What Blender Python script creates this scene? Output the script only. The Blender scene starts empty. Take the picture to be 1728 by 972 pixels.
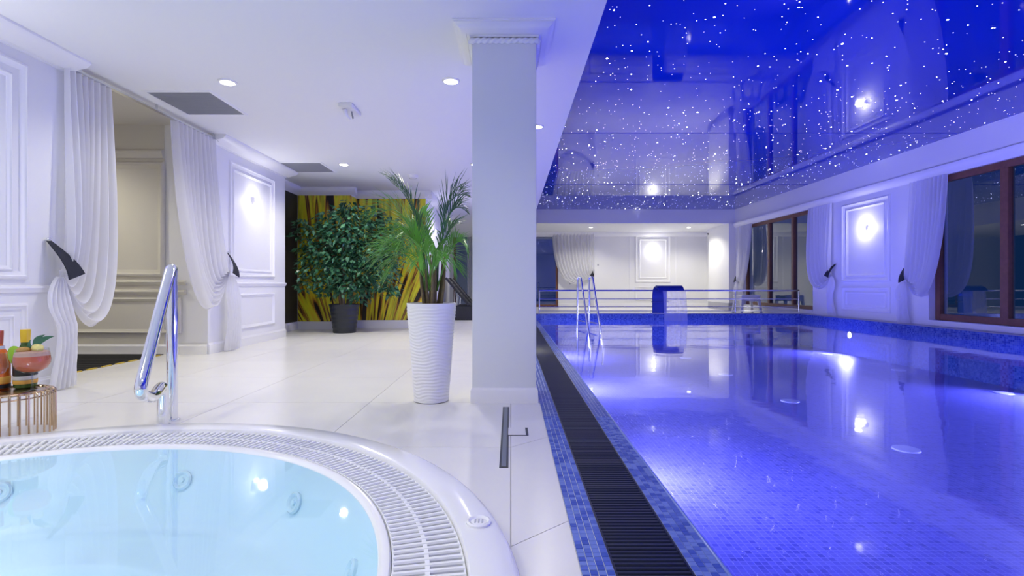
import bpy, bmesh, math, random
from mathutils import Vector, Matrix
R = math.radians
PI = math.pi
scene = bpy.context.scene
C = scene.collection
random.seed(7)

# ------------------------------------------------------------------ camera, world, exposure
cam_d = bpy.data.cameras.new('camera')
cam_d.sensor_width = 36.0
cam_d.lens = 18.0                      # 864 px focal length at 1728 px width
cam_d.shift_x = 2.0 / 1728
cam_d.shift_y = -5.0 / 1728
cam_d.clip_start = 0.05
cam = bpy.data.objects.new('camera', cam_d)
C.objects.link(cam)
cam.location = (0, 0, 1.0)
cam.rotation_euler = (R(90), 0, 0)
scene.camera = cam

world = bpy.data.worlds.new('night')
scene.world = world
world.use_nodes = True
world.node_tree.nodes['Background'].inputs[0].default_value = (0.004, 0.017, 0.058, 1)
world.node_tree.nodes['Background'].inputs[1].default_value = 1.0

vs = scene.view_settings
vs.view_transform = 'Standard'
vs.look = 'None'
vs.gamma = 1.0
vs.use_curve_mapping = False
vs.exposure = 0.0

# strengths of the lamps the place has
W_DOWN = 86.0
W_FAR = 230.0
W_SCONCE = 8.0
W_POOL = 98.0
W_TUB = 5.5
COL_WHITE = (1.0, 0.96, 0.80)
COL_POOL = (0.32, 0.32, 1.0)

# key measures of the place (metres, camera 1 m above the floor)
ZC = 3.186             # white ceiling
ZS = 3.956             # starry ceiling over the pool
ZB = 3.41              # underside of far beam / right cornice top
XL = -4.38             # left wall face
XR = 8.76              # right wall face
YB = 20.0              # beam over far walkway
YF = 23.4              # far wall face
PX0, PX1, PY0, PY1 = 0.769, 8.50, -1.5, 15.05   # pool water
ZW = -0.015            # water level
ZCURB = 0.146
YBACK = -3.0

# ------------------------------------------------------------------ materials
MATS = {}
def nt(name):
    m = bpy.data.materials.new(name); m.use_nodes = True
    t = m.node_tree
    return m, t, t.nodes, t.links, t.nodes['Principled BSDF']

def plain(name, col, rough=0.5, metal=0.0, bump=0.0, scale=40.0, var=0.0, **kw):
    m, t, n, l, p = nt(name)
    p.inputs['Base Color'].default_value = (*col, 1)
    p.inputs['Roughness'].default_value = rough
    p.inputs['Metallic'].default_value = metal
    for k, v in kw.items():
        p.inputs[k.replace('_', ' ')].default_value = v
    if bump or var:
        tc = n.new('ShaderNodeNewGeometry')
        ns = n.new('ShaderNodeTexNoise'); ns.inputs['Scale'].default_value = scale; ns.inputs['Detail'].default_value = 4
        l.new(tc.outputs['Position'], ns.inputs['Vector'])
        if bump:
            b = n.new('ShaderNodeBump'); b.inputs['Strength'].default_value = bump; b.inputs['Distance'].default_value = 0.02
            l.new(ns.outputs['Fac'], b.inputs['Height']); l.new(b.outputs['Normal'], p.inputs['Normal'])
        if var:
            mx = n.new('ShaderNodeMix'); mx.data_type = 'RGBA'
            mx.inputs[6].default_value = (*[c * (1 - var) for c in col], 1)
            mx.inputs[7].default_value = (*[min(1, c * (1 + var)) for c in col], 1)
            l.new(ns.outputs['Fac'], mx.inputs[0]); l.new(mx.outputs[2], p.inputs['Base Color'])
    MATS[name] = m
    return m

def emit(name, col, strength):
    m = bpy.data.materials.new(name); m.use_nodes = True
    t = m.node_tree; t.nodes.clear()
    e = t.nodes.new('ShaderNodeEmission'); o = t.nodes.new('ShaderNodeOutputMaterial')
    e.inputs[0].default_value = (*col, 1); e.inputs[1].default_value = strength
    t.links.new(e.outputs[0], o.inputs[0])
    MATS[name] = m
    return m

def clear_gloss(name, tint, ior, rough, bump=0.0, bscale=3.0, bdist=0.01, mirror=(1, 1, 1)):
    """see-through sheet that mirrors by its Fresnel term: water surface, window panes"""
    m = bpy.data.materials.new(name); m.use_nodes = True
    t = m.node_tree; n = t.nodes; l = t.links; n.clear()
    o = n.new('ShaderNodeOutputMaterial'); mx = n.new('ShaderNodeMixShader')
    tr = n.new('ShaderNodeBsdfTransparent'); gl = n.new('ShaderNodeBsdfGlossy'); fr = n.new('ShaderNodeFresnel')
    tr.inputs[0].default_value = (*tint, 1)
    gl.inputs['Color'].default_value = (*mirror, 1); gl.inputs['Roughness'].default_value = rough
    # a thin sheet mirrors alike from both sides
    gb = n.new('ShaderNodeNewGeometry'); mi = n.new('ShaderNodeMix'); mi.data_type = 'FLOAT'
    mi.inputs[2].default_value = ior; mi.inputs[3].default_value = 1.0 / ior
    l.new(gb.outputs['Backfacing'], mi.inputs[0]); l.new(mi.outputs[0], fr.inputs['IOR'])
    l.new(fr.outputs[0], mx.inputs[0]); l.new(tr.outputs[0], mx.inputs[1]); l.new(gl.outputs[0], mx.inputs[2]); l.new(mx.outputs[0], o.inputs[0])
    if bump:
        g = n.new('ShaderNodeNewGeometry'); ns = n.new('ShaderNodeTexNoise'); b = n.new('ShaderNodeBump')
        ns.inputs['Scale'].default_value = bscale; ns.inputs['Detail'].default_value = 2
        b.inputs['Strength'].default_value = bump; b.inputs['Distance'].default_value = bdist
        l.new(g.outputs['Position'], ns.inputs['Vector']); l.new(ns.outputs['Fac'], b.inputs['Height'])
        l.new(b.outputs['Normal'], gl.inputs['Normal'])
    MATS[name] = m
    return m

def mosaic(name, a, b, pitch, cols, grout, gw, rough=0.25):
    """small square tiles on the plane of axes a, b (0 x, 1 y, 2 z)"""
    m, t, n, l, p = nt(name)
    g = n.new('ShaderNodeNewGeometry'); sx = n.new('ShaderNodeSeparateXYZ')
    l.new(g.outputs['Position'], sx.inputs[0])
    def M(op, x, y=None):
        q = n.new('ShaderNodeMath'); q.operation = op
        for i, v in enumerate((x, y)):
            if v is None: continue
            if isinstance(v, (int, float)): q.inputs[i].default_value = v
            else: l.new(v, q.inputs[i])
        return q.outputs[0]
    u = M('DIVIDE', sx.outputs[a], pitch); v = M('DIVIDE', sx.outputs[b], pitch)
    cb = n.new('ShaderNodeCombineXYZ'); l.new(M('FLOOR', u), cb.inputs[0]); l.new(M('FLOOR', v), cb.inputs[1])
    wn = n.new('ShaderNodeTexWhiteNoise'); wn.noise_dimensions = '2D'; l.new(cb.outputs[0], wn.inputs['Vector'])
    rp = n.new('ShaderNodeValToRGB'); rp.color_ramp.interpolation = 'LINEAR'
    el = rp.color_ramp.elements
    for i, c in enumerate(cols):
        e = el[i] if i < 2 else el.new(1.0)
        e.position = i / (len(cols) - 1); e.color = (*c, 1)
    l.new(wn.outputs['Value'], rp.inputs[0])
    fu = M('FRACT', u); fv = M('FRACT', v)
    lu = M('LESS_THAN', fu, gw); lv = M('LESS_THAN', fv, gw)
    mk = M('MAXIMUM', lu, lv)
    mx = n.new('ShaderNodeMix'); mx.data_type = 'RGBA'
    l.new(mk, mx.inputs[0]); l.new(rp.outputs[0], mx.inputs[6]); mx.inputs[7].default_value = (*grout, 1)
    l.new(mx.outputs[2], p.inputs['Base Color'])
    p.inputs['Roughness'].default_value = rough
    MATS[name] = m
    return m

def fabric(name, col, alpha):
    m = bpy.data.materials.new(name); m.use_nodes = True
    t = m.node_tree; n = t.nodes; l = t.links; n.clear()
    o = n.new('ShaderNodeOutputMaterial'); m1 = n.new('ShaderNodeMixShader'); m2 = n.new('ShaderNodeMixShader')
    d = n.new('ShaderNodeBsdfDiffuse'); tl = n.new('ShaderNodeBsdfTranslucent'); tr = n.new('ShaderNodeBsdfTransparent')
    for x in (d, tl): x.inputs[0].default_value = (*col, 1)
    m1.inputs[0].default_value = 0.4; l.new(d.outputs[0], m1.inputs[1]); l.new(tl.outputs[0], m1.inputs[2])
    m2.inputs[0].default_value = alpha; l.new(tr.outputs[0], m2.inputs[1]); l.new(m1.outputs[0], m2.inputs[2])
    l.new(m2.outputs[0], o.inputs[0])
    MATS[name] = m
    return m

plain('ceiling_paint', (0.86, 0.87, 0.90), 0.7)
plain('wall_paint', (0.86, 0.86, 0.87), 0.55, bump=0.02, scale=60)
plain('pillar_paint', (0.80, 0.82, 0.83), 0.55, bump=0.02, scale=60)
plain('beige_paint', (0.70, 0.67, 0.60), 0.6)
plain('plaster', (0.88, 0.88, 0.90), 0.45)
plain('panel_white', (0.90, 0.90, 0.92), 0.4)
plain('tile_floor', (0.83, 0.82, 0.80), 0.28, var=0.05, scale=2.2)
plain('floor_grout', (0.55, 0.54, 0.53), 0.8)
plain('ledge_stone', (0.42, 0.42, 0.48), 0.4, var=0.1, scale=20)
plain('acrylic', (0.90, 0.91, 0.95), 0.12)
plain('grate_white', (0.88, 0.90, 0.93), 0.35)
plain('channel', (0.55, 0.58, 0.64), 0.5)
plain('basin_acrylic', (0.60, 0.80, 0.92), 0.3)
plain('jet_plastic', (0.58, 0.78, 0.90), 0.25)
plain('chrome', (0.85, 0.86, 0.88), 0.06, 1.0)
plain('steel', (0.72, 0.74, 0.78), 0.16, 1.0)
plain('steel_blue_reflection', (0.06, 0.10, 0.42), 0.15, 0.7)  # stainless spout steel, its blue reflection put into the base colour
plain('gold', (0.62, 0.46, 0.30), 0.25, 1.0)
plain('pot_white', (0.90, 0.90, 0.92), 0.45)
plain('pot_black', (0.018, 0.022, 0.03), 0.35)
plain('soil', (0.05, 0.035, 0.025), 0.95, bump=0.6, scale=30)
plain('rubber', (0.012, 0.013, 0.018), 0.5, bump=0.2, scale=80)
plain('grate_black', (0.016, 0.020, 0.032), 0.30)
plain('channel_black', (0.004, 0.005, 0.008), 0.6)
plain('yellow_edge', (0.70, 0.50, 0.05), 0.6)
plain('tie_cloth', (0.015, 0.017, 0.03), 0.8, bump=0.2, scale=120)
plain('brown_wood', (0.20, 0.085, 0.05), 0.4, var=0.25, scale=14)
plain('dark_wood', (0.022, 0.018, 0.016), 0.5)
plain('rattan', (0.022, 0.024, 0.03), 0.5, bump=0.4, scale=50)
plain('white_plastic', (0.85, 0.85, 0.87), 0.4)
plain('inlet_plastic', (0.40, 0.44, 0.72), 0.4)
plain('grille_grey', (0.34, 0.35, 0.39), 0.6)
plain('lens_dark', (0.02, 0.02, 0.03), 0.2)
plain('drain_steel', (0.22, 0.25, 0.30), 0.35, 0.6)
plain('drain_dark', (0.04, 0.045, 0.06), 0.4)
plain('leaf_dark', (0.030, 0.125, 0.065), 0.30, var=0.5, scale=9)
plain('leaf_pale', (0.09, 0.24, 0.14), 0.30, var=0.4, scale=9)
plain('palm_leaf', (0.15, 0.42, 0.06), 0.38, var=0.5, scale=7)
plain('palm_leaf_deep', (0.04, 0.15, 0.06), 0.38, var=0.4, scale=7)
plain('palm_stem', (0.16, 0.12, 0.06), 0.7, var=0.4, scale=30)
plain('bark', (0.22, 0.17, 0.12), 0.8, bump=0.4, scale=40)
plain('lamp_white', (0.88, 0.88, 0.90), 0.35)
plain('tub_seal', (0.45, 0.47, 0.55), 0.5)
plain('orange_glass', (0.72, 0.16, 0.02), 0.08)
plain('green_glass', (0.05, 0.10, 0.015), 0.06)
plain('foil_yellow', (0.80, 0.52, 0.02), 0.35)
plain('foil_pale', (0.62, 0.68, 0.80), 0.3)
plain('foil_red', (0.45, 0.08, 0.03), 0.35)
plain('label_black', (0.012, 0.014, 0.016), 0.5)
plain('label_orange', (0.80, 0.45, 0.08), 0.5)
plain('label_pale', (0.72, 0.72, 0.66), 0.5)
plain('drink', (0.72, 0.16, 0.07), 0.15, var=0.3, scale=12)
plain('drink_foam', (0.70, 0.42, 0.32), 0.5)
plain('lime', (0.28, 0.50, 0.02), 0.35)
plain('pineapple', (0.80, 0.68, 0.25), 0.45, var=0.3, scale=60)
plain('tan_fruit', (0.48, 0.26, 0.05), 0.5, var=0.4, scale=60)
clear_gloss('drink_glass', (0.84, 0.87, 0.90), 1.5, 0.02)
clear_gloss('pool_surface', (0.90, 0.93, 1.0), 1.36, 0.045, bump=0.10, bscale=2.2, bdist=0.02)
clear_gloss('tub_surface', (0.93, 0.98, 1.0), 1.33, 0.03, bump=0.05, bscale=3.0)
clear_gloss('window_glass', (0.75, 0.85, 0.95), 2.5, 0.01)
fabric('sheer', (0.93, 0.93, 0.97), 0.80)
fabric('falling_water', (0.85, 0.87, 1.0), 0.38)
fabric('sheer_dense', (0.95, 0.95, 0.98), 0.92)
emit('lamp_lens', (1.0, 0.98, 0.95), 28.0)
emit('sconce_glow', (1.0, 0.98, 0.95), 16.0)
emit('pool_lens', (0.75, 0.72, 1.0), 14.0)
emit('tub_lens', (0.85, 0.95, 1.0), 8.0)
emit('star_faint', (0.62, 0.62, 1.0), 5.0)
emit('star_mid', (0.78, 0.76, 1.0), 12.0)
emit('star_bright', (0.95, 0.92, 1.0), 26.0)
BLUES = [(0.07, 0.12, 0.50), (0.11, 0.17, 0.58), (0.18, 0.26, 0.66)]
mosaic('pool_floor_mosaic', 0, 1, 0.045, [(0.085, 0.09, 0.40), (0.155, 0.16, 0.56), (0.12, 0.125, 0.49)], (0.23, 0.24, 0.62), 0.12, 0.4)
mosaic('curb_mosaic_x', 0, 2, 0.036, [(0.02, 0.05, 0.32), (0.06, 0.12, 0.45), (0.12, 0.20, 0.55)], (0.16, 0.22, 0.5), 0.10, 0.2)
mosaic('curb_mosaic_y', 1, 2, 0.036, [(0.02, 0.05, 0.32), (0.06, 0.12, 0.45), (0.12, 0.20, 0.55)], (0.16, 0.22, 0.5), 0.10, 0.2)
for i, c in enumerate(BLUES): plain('tile_blue_%d' % i, c, 0.15)
plain('tile_grout', (0.62, 0.66, 0.74), 0.7)

# star film: deep blue gloss sheet
m, t, n, l, p = nt('star_film')
p.inputs['Base Color'].default_value = (0.002, 0.028, 0.45, 1)
p.inputs['Roughness'].default_value = 0.035
p.inputs['IOR'].default_value = 1.55
MATS['star_film'] = m

# mural print: fanned yellow, olive and brown stalks
m, t, n, l, p = nt('mural_print')
g = n.new('ShaderNodeNewGeometry'); sx = n.new('ShaderNodeSeparateXYZ'); l.new(g.outputs['Position'], sx.inputs[0])
def mnode(op, x, y=None):
    q = n.new('ShaderNodeMath'); q.operation = op
    for i, v in enumerate((x, y)):
        if v is None: continue
        if isinstance(v, (int, float)): q.inputs[i].default_value = v
        else: l.new(v, q.inputs[i])
    return q.outputs[0]
# stalks lean outward above a point below the floor and straighten towards the top
dx = mnode('ADD', sx.outputs[0], 3.35)
dy = mnode('MULTIPLY', mnode('SUBTRACT', sx.outputs[1], 11.55), 0.35)
lean = mnode('ADD', 1.0, mnode('MULTIPLY', mnode('MINIMUM', sx.outputs[2], 1.9), 0.45))
fan = mnode('DIVIDE', mnode('ADD', dx, dy), lean)
cb = n.new('ShaderNodeCombineXYZ')
l.new(mnode('MULTIPLY', fan, 6.5), cb.inputs[0]); l.new(mnode('MULTIPLY', sx.outputs[2], 0.35), cb.inputs[1])
n1 = n.new('ShaderNodeTexNoise'); n1.inputs['Scale'].default_value = 1.0; n1.inputs['Detail'].default_value = 2; n1.inputs['Roughness'].default_value = 0.6
l.new(cb.outputs[0], n1.inputs['Vector'])
r1 = n.new('ShaderNodeValToRGB'); e = r1.color_ramp.elements
e[0].position = 0.36; e[0].color = (0.010, 0.006, 0.004, 1)
e[1].position = 0.70; e[1].color = (0.62, 0.42, 0.02, 1)
for pos, c in ((0.415, (0.018, 0.009, 0.005)), (0.43, (0.42, 0.16, 0.02)), (0.46, (0.85, 0.62, 0.03)), (0.52, (0.82, 0.80, 0.03)), (0.565, (0.66, 0.62, 0.03)), (0.58, (0.40, 0.16, 0.02)), (0.60, (0.03, 0.015, 0.01)), (0.625, (0.5, 0.22, 0.03))):
    x = e.new(pos); x.color = (*c, 1)
l.new(n1.outputs['Fac'], r1.inputs[0])
cb2 = n.new('ShaderNodeCombineXYZ'); l.new(mnode('MULTIPLY', fan, 15.0), cb2.inputs[0]); l.new(mnode('MULTIPLY', sx.outputs[2], 1.2), cb2.inputs[1])
n2 = n.new('ShaderNodeTexNoise'); n2.inputs['Scale'].default_value = 1.0; n2.inputs['Detail'].default_value = 5
l.new(cb2.outputs[0], n2.inputs['Vector'])
r2 = n.new('ShaderNodeValToRGB'); r2.color_ramp.elements[0].position = 0.36; r2.color_ramp.elements[0].color = (0.16, 0.09, 0.05, 1); r2.color_ramp.elements[1].position = 0.5; r2.color_ramp.elements[1].color = (1, 1, 1, 1)
l.new(n2.outputs['Fac'], r2.inputs[0])
mx = n.new('ShaderNodeMix'); mx.data_type = 'RGBA'; mx.blend_type = 'MULTIPLY'; mx.inputs[0].default_value = 0.6
l.new(r1.outputs[0], mx.inputs[6]); l.new(r2.outputs[0], mx.inputs[7]); l.new(mx.outputs[2], p.inputs['Base Color'])
p.inputs['Roughness'].default_value = 0.3
MATS['mural_print'] = m

# ------------------------------------------------------------------ mesh helpers
class MB:
    def __init__(s): s.v = []; s.f = []
    def add(s, vs, fs):
        o = len(s.v); s.v += [tuple(x) for x in vs]; s.f += [tuple(i + o for i in q) for q in fs]
        return s
    def box(s, x0, x1, y0, y1, z0, z1):
        v = [(x, y, z) for z in (z0, z1) for y in (y0, y1) for x in (x0, x1)]
        return s.add(v, [(0, 2, 3, 1), (4, 5, 7, 6), (0, 1, 5, 4), (2, 6, 7, 3), (0, 4, 6, 2), (1, 3, 7, 5)])
    def rings(s, rs, closed=True, caps=True):
        k = len(rs[0]); o = len(s.v)
        for r in rs: s.v += [tuple(x) for x in r]
        for i in range(len(rs) - 1):
            for j in range(k if closed else k - 1):
                a = o + i * k + j; b = o + i * k + (j + 1) % k
                s.f.append((a, b, b + k, a + k))
        if caps and closed:
            s.f.append(tuple(o + j for j in range(k))[::-1]); e = o + (len(rs) - 1) * k
            s.f.append(tuple(e + j for j in range(k)))
        return s
    def tube(s, pts, r, n=8, caps=True, closed=False):
        pts = [Vector(q) for q in pts]; m = len(pts)
        rad = r if isinstance(r, (list, tuple)) else [r] * m
        rs = []; up = None
        for i, q in enumerate(pts):
            if closed: d = pts[(i + 1) % m] - pts[i - 1]
            else: d = pts[min(i + 1, m - 1)] - pts[max(i - 1, 0)]
            d.normalize()
            if up is None: up = Vector((0, 0, 1)) if abs(d.z) < 0.9 else Vector((0, 1, 0))
            a = d.cross(up)
            if a.length < 1e-4: a = d.cross(Vector((1, 0, 0)))
            a.normalize(); b = a.cross(d).normalized(); up = b
            rs.append([q + a * math.cos(2 * PI * j / n) * rad[i] + b * math.sin(2 * PI * j / n) * rad[i] for j in range(n)])
        if closed: rs.append(rs[0]); return s.rings(rs, True, False)
        return s.rings(rs, True, caps)
    def lathe(s, prof, c=(0, 0), n=32, caps=False):
        return s.rings([[(c[0] + r * math.cos(2 * PI * j / n), c[1] + r * math.sin(2 * PI * j / n), z) for j in range(n)] for r, z in prof], True, caps)
    def disc(s, c, r, n=20, axis='z', sg=1):
        pts = []
        for j in range(n):
            a = 2 * PI * j / n; u, w = r * math.cos(a), r * math.sin(a)
            pts.append({'z': (c[0] + u, c[1] + w, c[2]), 'x': (c[0], c[1] + u, c[2] + w), 'y': (c[0] + u, c[1], c[2] + w)}[axis])
        return s.add(pts, [tuple(range(n))[::sg]])
    def ball(s, c, r, n=10, k=7, sq=(1, 1, 1)):
        return s.rings([[(c[0] + r * sq[0] * math.sin(PI * (i + .02) / (k + .04)) * math.cos(2 * PI * j / n), c[1] + r * sq[1] * math.sin(PI * (i + .02) / (k + .04)) * math.sin(2 * PI * j / n),
                          c[2] - r * sq[2] * math.cos(PI * (i + .02) / (k + .04))) for j in range(n)] for i in range(k + 1)])
    def build(s, name, mat, parent=None, smooth=False, bevel=0.0, origin=None, fix=True):
        xs = list(zip(*s.v))
        if origin is None: origin = ((min(xs[0]) + max(xs[0])) / 2, (min(xs[1]) + max(xs[1])) / 2, min(xs[2]))
        me = bpy.data.meshes.new(name)
        me.from_pydata([(a - origin[0], b - origin[1], c - origin[2]) for a, b, c in s.v], [], s.f)
        if fix or bevel:
            bm = bmesh.new(); bm.from_mesh(me)
            if bevel:
                bmesh.ops.bevel(bm, geom=bm.edges[:], offset=bevel, segments=2, affect='EDGES', clamp_overlap=True)
            bmesh.ops.recalc_face_normals(bm, faces=bm.faces[:])
            bm.to_mesh(me); bm.free()
        if smooth:
            me.shade_smooth()
            me.set_sharp_from_angle(angle=R(42))
        me.materials.append(MATS[mat])
        me.update()
        o = bpy.data.objects.new(name, me); C.objects.link(o)
        put(o, origin, parent)
        return o

WORLD = {}
def put(o, w, parent):
    WORLD[o.name] = w
    if parent is not None:
        pw = WORLD[parent.name]; o.parent = parent
        o.location = (w[0] - pw[0], w[1] - pw[1], w[2] - pw[2])
    else: o.location = w
def tag(o, label, cat, group=None, kind=None):
    o['label'] = label; o['category'] = cat
    if group: o['group'] = group
    if kind: o['kind'] = kind
    return o
def thing(name, loc, label, cat, group=None, kind=None):
    o = bpy.data.objects.new(name, None); C.objects.link(o); o.empty_display_size = 0.1
    put(o, loc, None)
    return tag(o, label, cat, group, kind)
def share(name, me, w, parent, rot=(0, 0, 0), scale=None):
    o = bpy.data.objects.new(name, me); C.objects.link(o); put(o, w, parent); o.rotation_euler = rot
    if scale: o.scale = scale
    return o
def mesh_of(name, mb, mat, smooth=False):
    me = bpy.data.meshes.new(name); me.from_pydata(mb.v, [], mb.f); me.materials.append(MATS[mat])
    if smooth: me.shade_smooth(); me.set_sharp_from_angle(angle=R(42))
    return me
def lamp(kind, name, w, parent, watts, col, **kw):
    d = bpy.data.lights.new(name, kind); d.energy = watts; d.color = col
    for k, v in kw.items():
        if k != 'rot': setattr(d, k, v)
    o = bpy.data.objects.new(name, d); C.objects.link(o); put(o, w, parent)
    if 'rot' in kw: o.rotation_euler = kw['rot']
    return o
def lerp(a, b, f): return a + (b - a) * f
def bez(p, f):
    p = [Vector(q) for q in p]
    while len(p) > 1: p = [p[i].lerp(p[i + 1], f) for i in range(len(p) - 1)]
    return p[0]
def arc_path(pts, rad, seg=8):
    """polyline with rounded corners"""
    pts = [Vector(q) for q in pts]; out = [pts[0]]
    for i in range(1, len(pts) - 1):
        a = (pts[i - 1] - pts[i]); b = (pts[i + 1] - pts[i])
        r = min(rad, a.length * .49, b.length * .49)
        p0 = pts[i] + a.normalized() * r; p1 = pts[i] + b.normalized() * r
        for k in range(seg + 1): out.append(bez([p0, pts[i], p1], k / seg))
    out.append(pts[-1])
    return out

# a plane of a wall: maps (along, up, out) to world
def on_left(a, z, o): return (XL + o, a, z)
def on_right(a, z, o): return (XR - o, a, z)
def on_far(a, z, o): return (a, YF - o, z)
def on_passage(a, z, o): return (a, 7.4 - o, z)
FRAME_PROF = ((0, 0), (0.04, 0.55), (0.22, 0.9), (0.40, 1.0), (0.52, 0.62), (0.80, 0.42), (0.92, 0.3), (1.0, 0.0))
def frame(P, a0, a1, z0, z1, w, t):
    mb = MB(); rs = []
    for f, h in FRAME_PROF:
        d = f * w
        rs.append([P(a0 + d, z0 + d, h * t), P(a1 - d, z0 + d, h * t), P(a1 - d, z1 - d, h * t), P(a0 + d, z1 - d, h * t)])
    return mb.rings(rs, True, False)
def rail(P, a0, a1, z0, z1, t):
    prof = ((0, 0), (0.05, 0.5), (0.35, 0.7), (0.6, 1.0), (0.85, 0.9), (1, 0.0))
    rs = [[P(a, lerp(z0, z1, f), t * h) for f, h in prof] for a in (a0, a1)]
    return MB().rings(rs, True, True)
def skirting(P, a0, a1, z0, h, t=0.025):
    prof = ((z0, 0), (z0, t), (z0 + h * .80, t), (z0 + h * .86, t * .55), (z0 + h, t * .4), (z0 + h, 0))
    return MB().rings([[P(a, z, o) for z, o in prof] for a in (a0, a1)], True, True)
def crown(P, a0, a1, z0, z1, proj):
    """crown moulding: bottom z0 at the wall, top z1 out at proj"""
    h = z1 - z0
    prof = ((0, 0), (.10, 0), (.12, .10), (.22, .12), (.26, .05), (.60, .30), (.85, .45), (.97, .72), (1.0, .80), (1.0, 1.0))
    pts = [(p_ * proj, z0 + q * h) for p_, q in prof] + [(0, z1)]
    return MB().rings([[P(a, z, o) for o, z in pts] for a in (a0, a1)], True, True)

# ================================================================== THE SETTING
# ---- hot tub measures (the floor is cut out for it)
TX, TY, TR = -2.07, 1.43, 2.12
def cut_tub(o):
    cyl = MB().lathe([(TR - 0.02, -3), (TR - 0.02, 3)], (TX, TY), 96, True)
    co = cyl.build('cutter', 'acrylic')
    md = o.modifiers.new('cut', 'BOOLEAN'); md.operation = 'DIFFERENCE'; md.object = co; md.solver = 'EXACT'
    dg = bpy.context.evaluated_depsgraph_get()
    me = bpy.data.meshes.new_from_object(o.evaluated_get(dg))
    o.modifiers.clear(); o.data = me
    bpy.data.objects.remove(co)

XS0 = 0.246     # where floor tiles end and the overflow mosaic begins
floor = MB().box(XL - 4.6, XS0, YBACK, YF, -0.12, -0.006).build('floor', 'floor_grout')
tag(floor, 'pale large-format tiled floor beside the pool and around the whirlpool', 'floor', kind='structure')
cut_tub(floor)
xs = [XL - 4.6, -7.2, -6.0, -4.8, -3.6, -2.4, -1.2, 0.0]
G = 0.0025
def tile_poly(pts):
    mb = MB()
    mb.rings([[(x, y, z) for x, y in pts] for z in (-0.006, 0.0)], True, True)
    o = mb.build('floor_tile', 'tile_floor', floor)
    return o
y = 1.96 - 1.2 * 4
while y < YF - 0.05:
    y0, y1 = max(y, YBACK), min(y + 1.2, YF)
    for i in range(len(xs) - 1):
        if xs[i] < -4.9 and not (4.9 < y1 and y0 < 7.5): continue
        o = tile_poly([(xs[i] + G, y0 + G), (xs[i + 1] - G, y0 + G), (xs[i + 1] - G, y1 - G), (xs[i] + G, y1 - G)])
        cxn = min(max(TX, xs[i]), xs[i + 1]); cyn = min(max(TY, y0), y1)
        if math.hypot(cxn - TX, cyn - TY) < TR: cut_tub(o)
    # narrow run beside the pool, its joints cut on the slant to the drain
    s = 0.21
    tile_poly([(G, y0 + G), (XS0 - G, y0 + s + G), (XS0 - G, y1 + s - G), (G, y1 - G)] if y1 + s < YF else [(G, y0 + G), (XS0 - G, y0 + s + G), (XS0 - G, y1), (G, y1)])
    y += 1.2
walk = MB().box(XS0, XR + .3, PY1 + 0.28, YF, -0.12, 0.0).build('floor', 'tile_floor')
tag(walk, 'pale floor of the walkway behind the pool railing', 'floor', kind='structure')

# ---- ceilings
ceil = MB().box(XL - .1, 0.74, YBACK, YF, ZC, ZC + 0.9).box(-5.4, XL - .1, 9.93, 12.2, ZC, ZC + 0.9).build('ceiling', 'ceiling_paint')
tag(ceil, 'smooth white ceiling over the whirlpool and lounge side', 'ceiling', kind='structure')
pceil = MB().box(XL - 4.6, XL - .1, 5.03, 7.6, 3.31, 3.4).build('ceiling', 'beige_paint')
tag(pceil, 'beige ceiling of the side passage behind the curtains', 'ceiling', kind='structure')
beam = MB().box(0.74, XR + .3, YB, YF, ZB, ZS + 0.1).build('ceiling', 'ceiling_paint')
tag(beam, 'lowered white ceiling with blue-lit front face over far walkway', 'ceiling', kind='structure')
star = MB().box(0.74, XR + .2, YBACK, YB, ZS, ZS + 0.08).build('star_ceiling', 'star_film')
tag(star, 'glossy deep blue stretched ceiling dotted with fibre-optic stars', 'ceiling', kind='structure')
# seams of the stretched film
for y in (9.96, 15.1):
    MB().box(0.74, XR, y, y + 0.012, ZS - 0.006, ZS).build('film_seam', 'star_film', star)

# ---- left wall: two pieces with the passage between them
wl = MB().box(XL - .35, XL, YBACK, 5.03, 0, ZC).build('wall_left', 'wall_paint')
tag(wl, 'white panelled wall piece at the left edge beside the curtain', 'wall', kind='structure')
crown(on_left, YBACK, 5.03, 3.085, ZC, 0.26).build('crown_moulding', 'plaster', wl, True)
for y0, y1 in ((2.55, 4.63), (0.2, 2.3)):
    frame(on_left, y0, y1, 1.05, 2.99, 0.075, 0.035).build('panel_moulding', 'panel_white', wl, True)
    frame(on_left, y0 + .14, y1 - .14, 1.12, 2.86, 0.05, 0.025).build('panel_moulding', 'panel_white', wl, True)
    frame(on_left, y0, y1, 0.2, 0.84, 0.06, 0.03).build('panel_moulding', 'panel_white', wl, True)
    frame(on_left, y0 + .12, y1 - .12, 0.30, 0.74, 0.04, 0.02).build('panel_moulding', 'panel_white', wl, True)
rail(on_left, YBACK, 5.03, 0.93, 1.0, 0.035).build('dado_rail', 'panel_white', wl, True)
b = skirting(on_left, YBACK, 5.03, 0, 0.14).build('baseboard', 'panel_white', wl, True)

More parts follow.
